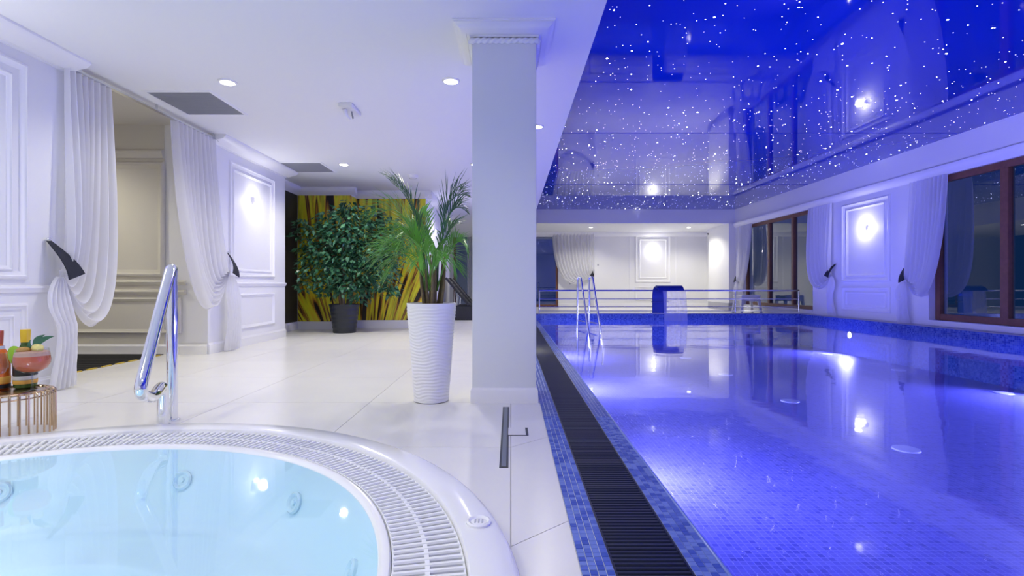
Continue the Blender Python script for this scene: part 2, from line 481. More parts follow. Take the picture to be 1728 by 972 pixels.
wl2 = MB().box(XL - 4.6, XL, 7.4, 9.93, 0, 3.4).build('wall_left', 'wall_paint')
tag(wl2, 'white panelled wall piece with a sconce between passage and mural', 'wall', kind='structure')
crown(on_left, 7.4, 9.93, 3.075, ZC, 0.26).build('crown_moulding', 'plaster', wl2, True)
frame(on_left, 7.95, 9.46, 1.13, 2.94, 0.07, 0.035).build('panel_moulding', 'panel_white', wl2, True)
frame(on_left, 8.06, 9.35, 1.22, 2.83, 0.045, 0.022).build('panel_moulding', 'panel_white', wl2, True)
rail(on_left, 7.4, 9.93, 0.98, 1.05, 0.035).build('dado_rail', 'panel_white', wl2, True)
frame(on_left, 7.95, 9.46, 0.28, 0.86, 0.06, 0.03).build('panel_moulding', 'panel_white', wl2, True)
skirting(on_left, 7.4, 9.93, 0, 0.16).build('baseboard', 'panel_white', wl2, True)
# passage face of the same wall piece
skin = MB().box(XL - 4.6, XL - .62, 7.385, 7.40, 0, 3.31).build('passage_face', 'beige_paint', wl2)
def on_pass2(a, z, o): return (a, 7.385 - o, z)
rail(on_pass2, XL - 4.6, XL - .62, 2.82, 2.95, 0.06).build('picture_rail', 'beige_paint', wl2, True)
frame(on_pass2, -7.2, -4.99, 1.12, 2.78, 0.10, 0.04).build('panel_moulding', 'beige_paint', wl2, True)
rail(on_pass2, XL - 4.6, XL - .3, 1.00, 1.07, 0.05).build('dado_rail', 'beige_paint', wl2, True)
rail(on_pass2, XL - 4.6, XL - .3, 0.86, 0.93, 0.05).build('dado_rail', 'beige_paint', wl2, True)
frame(on_pass2, -7.2, -4.75, 0.30, 0.82, 0.06, 0.035).build('panel_moulding', 'beige_paint', wl2, True)
skirting(on_pass2, XL - 4.6, XL, 0, 0.15, .02).build('baseboard', 'panel_white', wl2, True)
pn = MB().box(XL - 4.6, XL - .35, 4.9, 5.03, 0, 3.4).box(XL - 4.75, XL - 4.6, 4.9, 7.5, 0, 3.4).build('wall_passage', 'beige_paint')
tag(pn, 'beige near and end walls of the side passage', 'wall', kind='structure')

# ---- mural alcove
YM, YM2 = 11.55, 11.98
wm = MB().box(-5.2, -3.62, YM, YM + .6, 0, ZC).box(-3.62, -1.99, YM2, 16.6, 0, ZC).box(-5.4, -4.82, 9.93, YM + .6, 0, ZC).build('wall_mural', 'wall_paint')
tag(wm, 'stepped alcove wall that carries the yellow mural', 'wall', kind='structure')
def on_m1(a, z, o): return (a, YM - o, z)
def on_m2(a, z, o): return (a, YM2 - o, z)
def on_m3(a, z, o): return (-4.82 + o, a, z)
def on_m4(a, z, o): return (-1.99 + o, a, z)
crown(on_m1, -4.82, -3.47, 3.02, ZC, 0.15).build('crown_moulding', 'plaster', wm, True)
crown(on_m2, -3.62, -1.84, 3.02, ZC, 0.15).build('crown_moulding', 'plaster', wm, True)
crown(on_m3, 9.93, YM, 3.02, ZC, 0.15).build('crown_moulding', 'plaster', wm, True)
crown(on_m4, YM2 - .15, 16.6, 3.02, ZC, 0.15).build('crown_moulding', 'plaster', wm, True)
for P, a0, a1 in ((on_m1, -4.82, -3.60), (on_m2, -3.62, -1.97), (on_m3, 9.93, YM), (on_m4, YM2, 16.6)):
    skirting(P, a0, a1, 0, 0.175).build('baseboard', 'panel_white', wm, True)
mu = thing('wall_mural_print', (-3.4, YM, 0.18), 'yellow and brown wall mural of leaning stalks behind the ficus', 'mural')
MB().box(-4.80, -3.62, YM - .012, YM, 0.18, 3.02).build('printed_panel', 'mural_print', mu)
MB().box(-3.62, -3.608, YM - .012, YM2, 0.18, 3.02).build('printed_panel', 'mural_print', mu)
MB().box(-3.608, -1.99, YM2 - .012, YM2, 0.18, 3.02).build('printed_panel', 'mural_print', mu)
MB().box(-4.82, -4.808, 9.93, YM - .012, 0.18, 3.02).build('dark_side_panel', 'dark_wood', mu)

# ---- far wall and its door
FD = 0.24
wf = MB()
wf.box(XL - .4, -2.62, YF, YF + FD, 0, ZS).box(-1.2, 0.35, YF, YF + FD, 0, ZS).box(2.17, XR + .6, YF, YF + FD, 0, ZS)
wf.box(-2.62, -1.2, YF, YF + FD, 3.30, ZS).box(0.35, 2.17, YF, YF + FD, 3.36, ZS)
wf = wf.build('wall_far', 'wall_paint')
tag(wf, 'white far wall with curtain, panel and sconce behind the pool', 'wall', kind='structure')
crown(on_far, 0.74, 8.95, 3.20, ZB, 0.16).build('crown_moulding', 'plaster', wf, True)
frame(on_far, 5.68, 7.30, 1.12, 3.28, 0.10, 0.05).build('panel_moulding', 'panel_white', wf, True)
frame(on_far, 5.86, 7.12, 1.30, 3.10, 0.06, 0.035).build('panel_moulding', 'panel_white', wf, True)
frame(on_far, 5.68, 7.30, 0.30, 0.92, 0.07, 0.04).build('panel_moulding', 'panel_white', wf, True)
for x0, x1 in ((5.42, 5.46), (7.52, 7.56)):
    MB().box(x0, x1, YF - .02, YF, .2, 3.2).build('panel_strip', 'panel_white', wf)
skirting(on_far, 2.17, 8.95, 0, 0.16).build('baseboard', 'panel_white', wf, True)
wr2 = MB().box(8.95, 9.2, YB + 2.0, YF, 0, ZB).build('wall_return', 'wall_paint')
tag(wr2, 'bright white wall return at the far right corner', 'wall', kind='structure')
col = thing('corner_column', (8.55, YB, 0), 'slim blue-lit corner column at the far end of windows', 'column', kind='structure')
MB().box(8.50, 9.3, YB - .05, YB + 2.0, 0, ZB).build('shaft', 'wall_paint', col)
MB().box(8.47, 9.3, YB - .08, YB + 2.0, 0, 0.3).build('plinth', 'ledge_stone', col)

def pane_window(name, label, P, a0, a1, z0, z1, mull, fw=0.10, depth=0.07, o0=0.0, kind='structure', cat='window'):
    r_ = thing(name, P((a0 + a1) / 2, z0, o0), label, cat, kind=kind)
    def bar(nm, aa, ab, za, zb, d=depth):
        x = [P(aa, za, o0), P(ab, zb, o0 + d)]
        lo = [min(x[0][i], x[1][i]) for i in range(3)]; hi = [max(x[0][i], x[1][i]) for i in range(3)]
        return MB().box(lo[0], hi[0], lo[1], hi[1], lo[2], hi[2]).build(nm, 'brown_wood', r_, bevel=0.006)
    bar('frame_bar', a0, a0 + fw, z0, z1); bar('frame_bar', a1 - fw, a1, z0, z1)
    bar('frame_bar', a0 + fw, a1 - fw, z0, z0 + fw); bar('frame_bar', a0 + fw, a1 - fw, z1 - fw, z1)
    edges = [a0 + fw]
    for q in mull:
        bar('mullion', q - fw * .62, q + fw * .62, z0 + fw, z1 - fw, depth * 1.1); edges += [q - fw * .62, q + fw * .62]
    edges.append(a1 - fw)
    for i in range(0, len(edges), 2):
        x = [P(edges[i], z0 + fw, o0 + depth * .4), P(edges[i + 1], z1 - fw, o0 + depth * .4 + .008)]
        lo = [min(x[0][j], x[1][j]) for j in range(3)]; hi = [max(x[0][j], x[1][j]) for j in range(3)]
        q = P(edges[i], z0 + fw, o0 + depth * .4)
        v = [P(edges[i], z0 + fw, o0 + depth * .4), P(edges[i + 1], z0 + fw, o0 + depth * .4), P(edges[i + 1], z1 - fw, o0 + depth * .4), P(edges[i], z1 - fw, o0 + depth * .4)]
        MB().add(v, [(0, 1, 2, 3)]).build('pane', 'window_glass', r_, fix=False)
    return r_
pane_window('door_1', 'brown framed glass door behind the far white curtain', on_far, 0.35, 2.17, 0.0, 3.36, (), 0.11, 0.08, -0.12, cat='door')
pane_window('door_2', 'dark glazed door behind the loungers in far lounge', on_far, -2.62, -1.2, 0.0, 3.30, (-1.9,), 0.10, 0.08, -0.12, cat='door')

# ---- right wall with recessed windows
wr = MB()
def rbox(y0, y1, z0, z1): wr.box(XR, XR + .4, y0, y1, z0, z1)
rbox(YBACK, 5.4, -0.1, ZS); rbox(10.73, 14.85, -0.1, ZS); rbox(19.35, YB + .1, -0.1, ZS)
for y0, y1 in ((5.4, 10.73), (14.85, 19.35)): rbox(y0, y1, -0.1, 0.27); rbox(y0, y1, 3.24, ZS)
wr = wr.build('wall_right', 'wall_paint')
tag(wr, 'blue-lit white window wall along the right side of pool', 'wall', kind='structure')
crown(on_right, YBACK, YB, 3.22, ZB, 0.10).build('crown_moulding', 'plaster', wr, True)
for y0, y1, in ((11.80, 13.52), (2.6, 4.3)):
    frame(on_right, y0, y1, 1.08, 3.10, 0.10, 0.045).build('panel_moulding', 'panel_white', wr, True)
    frame(on_right, y0 + .17, y1 - .17, 1.22, 2.96, 0.06, 0.03).build('panel_moulding', 'panel_white', wr, True)
    frame(on_right, y0, y1, 0.34, 0.95, 0.08, 0.04).build('panel_moulding', 'panel_white', wr, True)
    frame(on_right, y0 + .14, y1 - .14, 0.46, 0.83, 0.05, 0.025).build('panel_moulding', 'panel_white', wr, True)
for z in (0.27,):
    MB().box(XR - .02, XR + .3, 5.4, 10.73, .24, .272).build('window_sill', 'panel_white', wr)
    MB().box(XR - .02, XR + .3, 14.85, 19.35, .24, .272).build('window_sill', 'panel_white', wr)
pane_window('window_1', 'large brown framed window at the right picture edge', on_right, 5.4, 10.73, 0.272, 3.24, (6.75, 8.0, 9.22), 0.13, 0.09, -0.22)
pane_window('window_2', 'brown framed three-pane window at the far end of right wall', on_right, 14.85, 19.35, 0.272, 3.24, (16.15, 17.65), 0.11, 0.09, -0.22)

wb = MB().box(XL - .4, XR + .6, YBACK - .2, YBACK, -.12, ZS).build('wall_back', 'wall_paint')
tag(wb, 'plain white wall behind the viewer', 'wall', kind='structure')

# ---- free-standing pillar
A0, A1, B0, B1 = -0.327, 0.216, 4.34, 4.88
pil = thing('pillar', ((A0 + A1) / 2, (B0 + B1) / 2, 0), 'square pale grey pillar with crown moulding between lounge and pool', 'pillar', kind='structure')
MB().box(A0, A1, B0, B1, 0, ZC).build('shaft', 'pillar_paint', pil, bevel=0.006)
def around(prof):
    return MB().rings([[(A0 - o, B0 - o, z), (A1 + o, B0 - o, z), (A1 + o, B1 + o, z), (A0 - o, B1 + o, z)] for o, z in prof], True, False)
around(((0, 0), (.014, 0), (.014, .105), (.009, .115), (.004, .128), (0, .13))).build('baseboard', 'plaster', pil, True)
cz0, cz1, cp = 3.095, ZC, 0.153
around([(0, cz0), (.02, cz0), (.024, cz0 + .012), (.045, cz0 + .016), (.05, cz0 + .012), (.085, cz0 + .030), (.115, cz0 + .048), (.135, cz0 + .066), (.143, cz0 + .068), (.143, cz0 + .076), (.153, cz0 + .078), (.153, cz1)]).build('crown_moulding', 'plaster', pil, True)
def rope(p0, p1, r, pitch, n=14):
    p0 = Vector(p0); p1 = Vector(p1); d = (p1 - p0); L = d.length; d.normalize()
    a = d.cross(Vector((0, 0, 1))).normalized(); b_ = Vector((0, 0, 1)); k = int(L / pitch * 8)
    rs = []
    for i in range(k + 1):
        s = L * i / k
        rs.append([p0 + d * s + (a * math.cos(th) + b_ * math.sin(th)) * (r * (0.86 + .16 * math.cos(2 * th - 2 * PI * s / pitch))) for th in (2 * PI * j / n for j in range(n))])
    return MB().rings(rs, True, True)
for p0, p1 in (((A0 - .016, B0 - .012, 3.066), (A1 + .016, B0 - .012, 3.066)), ((A1 + .012, B0, 3.066), (A1 + .012, B1, 3.066)), ((A0 - .012, B1, 3.066), (A0 - .012, B0, 3.066))):
    rope(p0, p1, 0.026, 0.05).build('rope_moulding', 'plaster', pil, True)

# ================================================================== POOL
pool = thing('pool_basin', ((PX0 + PX1) / 2, (PY0 + PY1) / 2, -1.0), 'sunken indoor swimming pool lined with small blue mosaic tiles', 'pool', kind='structure')
ZP = -0.75
MB().add([(PX0, PY0, ZP), (PX1, PY0, ZP), (PX1, PY1, ZP), (PX0, PY1, ZP)], [(0, 1, 2, 3)]).build('pool_floor', 'pool_floor_mosaic', pool)
MB().box(PX0 - .1, PX0, PY0, PY1, ZP, -0.02).build('pool_side', 'curb_mosaic_y', pool)
MB().box(PX1, XR + .05, PY0, PY1 + .3, ZP, ZCURB).build('pool_side', 'curb_mosaic_y', pool)
MB().box(PX0 - .1, PX1, PY1, PY1 + .3, ZP, ZCURB).build('pool_side', 'curb_mosaic_x', pool)
MB().box(PX0 - .1, XR, PY0 - .3, PY0, ZP, 0).build('pool_side', 'curb_mosaic_x', pool)
MB().box(PX1 + .015, XR + .02, PY0, PY1 + .3, ZCURB, ZCURB + .012).build('curb_ledge', 'ledge_stone', pool, bevel=0.004)
MB().box(PX0, PX1 + .015, PY1 + .015, PY1 + .32, ZCURB, ZCURB + .012).build('curb_ledge', 'ledge_stone', pool, bevel=0.004)
wat = MB().add([(PX0, PY0, ZW), (PX1, PY0, ZW), (PX1, PY1, ZW), (PX0, PY1, ZW)], [(0, 1, 2, 3)]).build('pool_water', 'pool_surface', fix=False)
tag(wat, 'still violet-blue lit water of the large swimming pool', 'water', kind='stuff')
# round floor inlets
inlet = mesh_of('floor_inlet', MB().lathe([(0.001, .02), (.09, .02), (.125, .014), (.13, 0)], n=24), 'inlet_plastic', True)
for x, ys in ((4.2, (.95, 3.2, 5.44, 7.7, 10.0, 12.3)), (7.95, (1.5, 3.75, 6.0, 8.26, 10.5, 12.9))):
    for y in ys: share('floor_inlet', inlet, (x, y, ZP), pool)

# overflow edge: mosaic strip, black grate, mosaic strip
TP = 0.0294
tile_me = [mesh_of('mosaic_tile', MB().rings([[(-.0132, -.0132, 0), (.0132, -.0132, 0), (.0132, .0132, 0), (-.0132, .0132, 0)], [(-.0132, -.0132, .0025), (.0132, -.0132, .0025), (.0132, .0132, .0025), (-.0132, .0132, .0025)], [(-.012, -.012, .004), (.012, -.012, .004), (.012, .012, .004), (-.012, .012, .004)]]), 'tile_blue_%d' % i) for i in range(3)]
def tile_strip(x0, ncol, z, slope, label):
    st = MB().add([(x0, PY0, z), (x0 + ncol * TP, PY0, z - slope), (x0 + ncol * TP, PY1, z - slope), (x0, PY1, z)] + [(x0, PY0, -.3), (x0 + ncol * TP, PY0, -.3), (x0 + ncol * TP, PY1, -.3), (x0, PY1, -.3)],
                  [(0, 1, 2, 3), (0, 4, 5, 1), (1, 5, 6, 2), (2, 6, 7, 3), (3, 7, 4, 0)]).build('mosaic_strip', 'tile_grout')
    tag(st, label, 'tile strip', kind='structure')
    far = [MB(), MB(), MB()]; made = 0
    for j in range(int((PY1 - 1.62) / TP)):
        for i in range(ncol):
            x = x0 + (i + .5) * TP; y = 1.62 + (j + .5) * TP; zz = z - slope * (i + .5) / ncol
            k = random.choice((0, 1, 1, 2, 2))
            if made < 300 and y > 1.70:
                share('mosaic_tile', tile_me[k], (x, y, zz), st); made += 1
            else:
                far[k].add([(x + a, y + b, zz + .004) for a, b in ((-.0125, -.0125), (.0125, -.0125), (.0125, .0125), (-.0125, .0125))], [(0, 1, 2, 3)])
    for k in range(3): far[k].build('mosaic_field', 'tile_blue_%d' % k, st, fix=False)['kind'] = 'stuff'
    return st
tile_strip(XS0, 4, -0.004, 0.0, 'four-row blue mosaic strip between floor tiles and black grate')
tile_strip(0.6386, 4, -0.004, 0.010, 'blue mosaic strip between black grate and pool water')
edge = MB().tube([(0.765, PY0, -.018), (0.765, PY1, -.018)], 0.010, 10).build('pool_edge_bead', 'tile_blue_2', None, True)
tag(edge, 'rounded pale mosaic lip at the water edge of pool', 'pool edge', kind='structure')
gx0, gx1 = XS0 + 4 * TP, 0.6386
gr = thing('overflow_grate', ((gx0 + gx1) / 2, 7, -.1), 'long black slatted overflow grate beside the pool', 'grate')
MB().box(gx0, gx1, PY0, PY1, -.10, -.045).build('channel', 'channel_black', gr)
MB().box(gx0, gx0 + .008, PY0, PY1, -.05, -.003).build('edge_rail', 'grate_black', gr)
MB().box(gx1 - .008, gx1, PY0, PY1, -.05, -.003).build('edge_rail', 'grate_black', gr)
w = (gx1 - gx0) / 2 - .009
def slat_mb(cx=0, cy=0): return MB().rings([[(cx + x, cy - .0085, -.02), (cx + x, cy - .0095, -.002), (cx + x, cy - .006, .002), (cx + x, cy + .006, .002), (cx + x, cy + .0095, -.002), (cx + x, cy + .0085, -.02)] for x in (-w, w)])
sl_me = mesh_of('slat', slat_mb(), 'grate_black')
rest = MB(); k = 0; y = 1.60
while y < PY1:
    if k < 300: share('slat', sl_me, ((gx0 + gx1) / 2, y, -.006), gr); k += 1
    else:
        m_ = slat_mb((gx0 + gx1) / 2, y); rest.add([(a, b_, c - .006) for a, b_, c in m_.v], m_.f)
    y += 0.0275
rest.build('slat_field', 'grate_black', gr, fix=False)['kind'] = 'stuff'

# underwater lamps
def pool_lamp(x, y, sg, label, watts=W_POOL):
    r_ = thing('underwater_lamp', (x, y, -.25), label, 'pool lamp', 'underwater lamps of the pool')
    mb = MB(); n_ = 24
    mb.rings([[(x + sg * o, y + r * math.cos(2 * PI * j / n_), -.25 + r * math.sin(2 * PI * j / n_)) for j in range(n_)] for r, o in ((.11, 0), (.11, .03), (.08, .04), (.075, .03))], True, False).build('ring', 'steel', r_, True)
    MB().disc((x + sg * .03, y, -.25), .075, 24, 'x').build('lens', 'pool_lens', r_)
    if sg < 0:                          # aimed down across the pool floor
        lamp('SPOT', 'lamp_light', (x - .06, y, -.22), r_, watts * 9, COL_POOL, spot_size=R(125), spot_blend=0.7, shadow_soft_size=.08, rot=(0, R(56), 0))
        return
    lamp('AREA', 'lamp_light', (x + sg * .06, y, -.25), r_, watts, COL_POOL, shape='DISK', size=0.22, rot=(0, R(-90 if sg > 0 else 90), 0))
for i, y in enumerate((1.2, 4.6, 8.6, 12.4)):
    pool_lamp(PX0, y, 1, ('first', 'second', 'third', 'fourth')[i] + ' underwater lamp in the pool side below the black grate', W_POOL * (0.9 if y < 2 else 1.6 if y < 6 else 2.1))
for i, y in enumerate((2.2, 4.9, 7.6, 12.8)):
    pool_lamp(PX1, y, -1, ('first', 'second', 'third', 'fourth')[i] + ' underwater lamp in the pool side below the window wall', W_POOL)

# stars: the nearest ones singly, the rest as one field
star_me = {k: mesh_of('star_light', MB().add([(math.cos(2 * PI * j / 6), math.sin(2 * PI * j / 6), 0) for j in range(6)] + [(0, 0, -.5)], [(j, (j + 1) % 6, 6) for j in range(6)]), k) for k in ('star_faint', 'star_mid', 'star_bright')}
pts = []
for i in range(2600):
    x = random.uniform(.80, XR - .05); y = random.uniform(-1.0, YB - .05); q = random.random()
    pts.append((x, y, 'star_bright' if q > .92 else 'star_mid' if q > .5 else 'star_faint', random.uniform(.004, .0075) * (1.9 if q > .92 else 1.0)))
seen = sorted([s for s in pts if s[1] > 5.2 and s[0] < s[1] * 1.02], key=lambda s: s[1])[:300]
ss = set(seen)
for x, y, k, r in seen: share('star_light', star_me[k], (x, y, ZS - .001), star, scale=(r, r, r))
fl = {k: MB() for k in star_me}
for x, y, k, r in pts:
    if (x, y, k, r) in ss: continue
    fl[k].add([(x + r * math.cos(2 * PI * j / 6), y + r * math.sin(2 * PI * j / 6), ZS - .001) for j in range(6)] + [(x, y, ZS - .001 - r * .5)], [(j, (j + 1) % 6, 6) for j in range(6)])
for k in fl: fl[k].build('star_field', k, star, fix=False)['kind'] = 'stuff'

# ================================================================== HOT TUB
tub = thing('hot_tub', (TX, TY, 0), 'large round sunken whirlpool tub with white slatted overflow rim', 'whirlpool')
MB().lathe([(2.12, -.02), (2.12, .028), (2.112, .042), (2.095, .05), (1.97, .05), (1.955, .046), (1.948, .035), (1.945, -.06)], (TX, TY), 128).build('outer_rim', 'acrylic', tub, True)
MB().lathe([(1.946, -.06), (1.69, -.06)], (TX, TY), 96).build('overflow_channel', 'channel', tub)
MB().lathe([(1.692, -.06), (1.69, .026), (1.684, .033), (1.668, .034), (1.652, .026), (1.644, .014)], (TX, TY), 128).build('inner_lip', 'acrylic', tub, True)
MB().lathe([(1.645, .014), (1.60, -.045), (1.56, -.14), (1.50, -.27), (1.45, -.33), (1.38, -.36), (1.10, -.37), (1.04, -.39), (1.0, -.45), (.93, -.72), (.86, -.78), (.02, -.80)], (TX, TY), 96).build('basin', 'basin_acrylic', tub, True)
NS = 300
sm = MB().rings([[(r, -.0085, .0), (r, -.0095, .018), (r, -.006, .024), (r, .006, .024), (r, .0095, .018), (r, .0085, .0)] for r in (1.697, 1.939)])
slat_t = mesh_of('rim_slat', sm, 'grate_white')
for i in range(NS): share('rim_slat', slat_t, (TX, TY, .012), tub, (0, 0, 2 * PI * i / NS))
MB().lathe([(1.806, .010), (1.806, .0335), (1.822, .0335), (1.822, .010)], (TX, TY), 128).build('grate_ring', 'grate_white', tub)
for r0 in (1.694, 1.936):
    MB().lathe([(r0, .0), (r0, .03), (r0 + .007, .03), (r0 + .007, .0)], (TX, TY), 128).build('grate_ring', 'grate_white', tub)
tw = MB().disc((TX, TY, .018), 1.646, 96).build('tub_water', 'tub_surface', fix=False)
tag(tw, 'clear pale turquoise water filling the round whirlpool', 'water', kind='stuff')
for k, a in enumerate((-10, 22, 52.6, 84, 118, 150, 185, 220)):
    ca, sa = math.cos(R(a)), math.sin(R(a))
    M4 = Matrix.Translation((TX + 1.555 * ca, TY + 1.555 * sa, -.135)) @ Matrix.Rotation(R(a), 4, 'Z') @ Matrix.Rotation(R(-68), 4, 'Y')
    mb = MB().lathe([(.052, -.01), (.055, .008), (.046, .016), (.034, .010), (.030, .004), (.014, .003), (.012, .014), (.001, .014)], n=24)
    mb.v = [tuple(M4 @ Vector(q)) for q in mb.v]
    mb.build('jet', 'jet_plastic', tub, True)
bx_, by_ = -.128, 2.045
ab = MB().lathe([(.050, .048), (.050, .058), (.042, .062), (.034, .058), (.032, .056), (.001, .058)], (bx_, by_), 28).build('air_button', 'acrylic', tub, True)
for dx_ in (-.014, 0, .014):
    MB().box(bx_ + dx_ - .003, bx_ + dx_ + .003, by_ - .014, by_ + .014, .056, .060).build('button_mark', 'tub_seal', ab)
la = thing('tub_lamp', (-2.75, 2.30, -.42), 'underwater lamp glowing at the left side of whirlpool', 'pool lamp')
MB().ball((-2.80, 2.05, -.37), .10, 20, 10, (1, 1, .35)).build('lens', 'tub_lens', la, True)
lamp('POINT', 'lamp_light', (-2.72, 2.0, -.22), la, W_TUB, (0.88, 0.95, 1.0), shadow_soft_size=0.12)
lamp('POINT', 'lamp_light', (TX + .5, TY - .6, -.30), la, W_TUB, (0.88, 0.95, 1.0), shadow_soft_size=0.15)

# chrome grab rail behind the tub
hr = thing('grab_rail', (-2.47, 3.72, 0), 'thick chrome grab rail standing behind the whirlpool rim', 'grab rail')
pA = (-2.50, 3.78, 0.0); pAt = (-2.50, 3.78, 1.16); pS = (-2.345, 3.22, 0.335); pB = (-2.47, 3.63, .235); pB0 = (-2.47, 3.63, 0.0)
path = arc_path([pA, pAt, (-2.295, 3.16, .33), (-2.38, 3.40, .245), (-2.47, 3.64, .30), pB0], 0.09, 10)
MB().tube(path, 0.037, 20).build('tube', 'chrome', hr, True)
for q in (pA, pB0): MB().lathe([(.052, 0), (.052, .008), (.045, .012), (.038, .014)], q[:2], 24).build('floor_flange', 'chrome', hr, True)

# ================================================================== CURTAINS
def curtain(name, label, P, a_tie_side, sgn, W, z_top, tie_a, z_tie, sag, floor_z, out=0.06, folds=9, tail_w=0.2, puff=0.0, tail_shift=0.0, mat='sheer', lean=0.0):
    """P(a,z,out) wall map; the curtain hangs from a_tie_side over W metres in direction sgn, is drawn back to tie_a"""
    base = P(tie_a, floor_z, out)
    r_ = thing(name, base, label, 'curtain', 'white sheer tied-back curtains')
    nu, nv = folds * 10, 46
    rs = []
    L = z_top - z_tie
    for j in range(nv + 1):
        f = j / nv; row = []
        for i in range(nu + 1):
            u = i / nu
            a0 = a_tie_side + sgn * u * W
            s_ = sag * (0.06 + 0.94 * u ** 1.3)
            p0 = Vector((a0, z_top)); p3 = Vector((tie_a + sgn * (.02 + .05 * u), z_tie - .10 * u + .05))
            p1 = Vector((a0 + sgn * lean * u, z_top - L * .80 - s_ * .45)); p2 = Vector((lerp(a0, tie_a, .32), z_tie - s_ * 1.55))
            p1.x = lerp(a0, tie_a, .05 * (1 - u)) + sgn * lean * u
            q = bez([(p0.x, p0.y, 0), (p1.x, p1.y, 0), (p2.x, p2.y, 0), (p3.x, p3.y, 0)], f)
            amp = .028 * (1 - f) + .055 * math.sin(PI * f) * .8 + .012
            wob = math.sin(2 * PI * u * folds + .8 * math.sin(5 * u)) * amp + .05 * math.sin(PI * f) * math.sin(7 * u + 2 * f)
            row.append(P(q.x, q.y, out + wob + .07 * math.sin(PI * f) * u))
        rs.append(row)
    MB().rings(rs, False, False).build('drape', mat, r_, True, fix=False)
    # tail below the tie
    rs = []
    for j in range(31):
        f = j / 30; row = []
        z = lerp(z_tie - .02, floor_z + .015, f)
        wd = .05 + tail_w * (min(1, f * 3.2) ** .7) * (1 + .22 * math.sin(7 * f + 1)) * (1 - .35 * f)
        cshift = tail_shift * math.sin(min(1, f * 1.4) * PI * .5) - sgn * puff * math.sin(PI * min(1, f * 2.3))
        for i in range(43):
            u = i / 42 - .5
            row.append(P(tie_a + cshift + sgn * u * wd, z, out + .055 * math.cos(u * 30 + 3 * f) * (.35 + f * .5) + .05 * math.sin(PI * f) + .02))
        rs.append(row)
    MB().rings(rs, False, False).build('tail', 'sheer_dense', r_, True, fix=False)
    # black tie band: a slanted strap that loops from a wall hook around the cloth
    hook = Vector((tie_a - sgn * .05, z_tie + .32)); low = Vector((tie_a + sgn * .07, z_tie - .02)); n_ = 18
    rs = []
    back = Vector((tie_a - sgn * .05, z_tie + .06)); d = (low - hook).normalized(); nrm = Vector((-d.y, d.x))
    for k in range(11):
        if k <= 10:
            f = k / 10; cen = hook.lerp(low, f); hw = .018 + .075 * f; o_ = .02 + (out + .10) * math.sin(f * PI / 2)
        else:
            f = (k - 10) / 6; cen = low.lerp(back, f); hw = lerp(.093, .05, f); o_ = lerp(out + .12, .02, f)
        rs.append([P(cen.x + nrm.x * hw * s2, cen.y + nrm.y * hw * s2, o_ + dd) for s2, dd in ((-1, 0), (1, 0), (1, .012), (-1, .012))])
    MB().rings(rs, True, True).build('tie_band', 'tie_cloth', r_, True)['label'] = 'black tieback band'
    MB().ball(P(hook.x, hook.y + .01, .03), .022, 10, 6).build('tie_hook', 'chrome', r_, True)
    return r_
def on_l2(a, z, o): return (XL + o, a, z)
curtain('curtain', 'white sheer curtain with black tieback by the left picture edge', on_l2, 4.94, 1, .58, 3.10, 4.87, 1.10, .82, 0.0, .07, 8, .24, .05, .03)
curtain('curtain', 'white sheer curtain draped across wall corner beside the sconce panel', on_l2, 7.40, -1, .90, 3.10, 7.83, 1.17, .80, 0.0, .09, 10, .34, .0, .0)
curtain('curtain', 'white sheer curtain at the glass door on the far wall', on_far, 3.80, -1, 1.90, 3.36, 3.74, 1.42, .62, 0.0, .12, 13, .3, .0, -.1)
curtain('curtain', 'narrow white curtain beside the corner column at far right', on_right, 19.45, -1, .95, 3.22, 19.62, 1.15, .35, 0.15, .08, 8, .3)
curtain('curtain', 'white sheer curtain right of the three-pane window, tied near panel', on_right, 13.84, 1, 1.12, 3.22, 13.82, 1.25, .60, 0.15, .08, 9, .3, .03)
curtain('curtain', 'white sheer curtain left of the large right-hand window', on_right, 11.12, -1, .92, 3.22, 11.28, 1.10, .60, 0.15, .08, 9, .3, .06)
crl = thing('curtain_rail', (XL + .09, 6.2, 3.1), 'slim white curtain rail across the passage opening', 'curtain rail')
MB().box(XL + .065, XL + .115, 4.95, 7.44, 3.105, 3.125).build('rail', 'steel', crl)
for y in (5.1, 6.2, 7.38): MB().box(XL + .08, XL + .10, y - .01, y + .01, 3.125, ZC).build('bracket', 'steel', crl)
MB().box(XL + .06, XL + .12, 7.44, 7.465, 3.095, 3.135).build('end_cap', 'lens_dark', crl)
# lounge door curtain
ldc = thing('curtain', (-1.75, YF - .1, 0), 'white straight curtain hanging at the lounge door behind loungers', 'curtain', 'white sheer tied-back curtains')
MB().rings([[(-1.98 + .55 * i / 60, YF - .12 + .035 * math.sin(i * .9), z) for i in range(61)] for z in (3.2, 2.2, 1.1, 0.02)], False, False).build('drape', 'sheer_dense', ldc, True, fix=False)

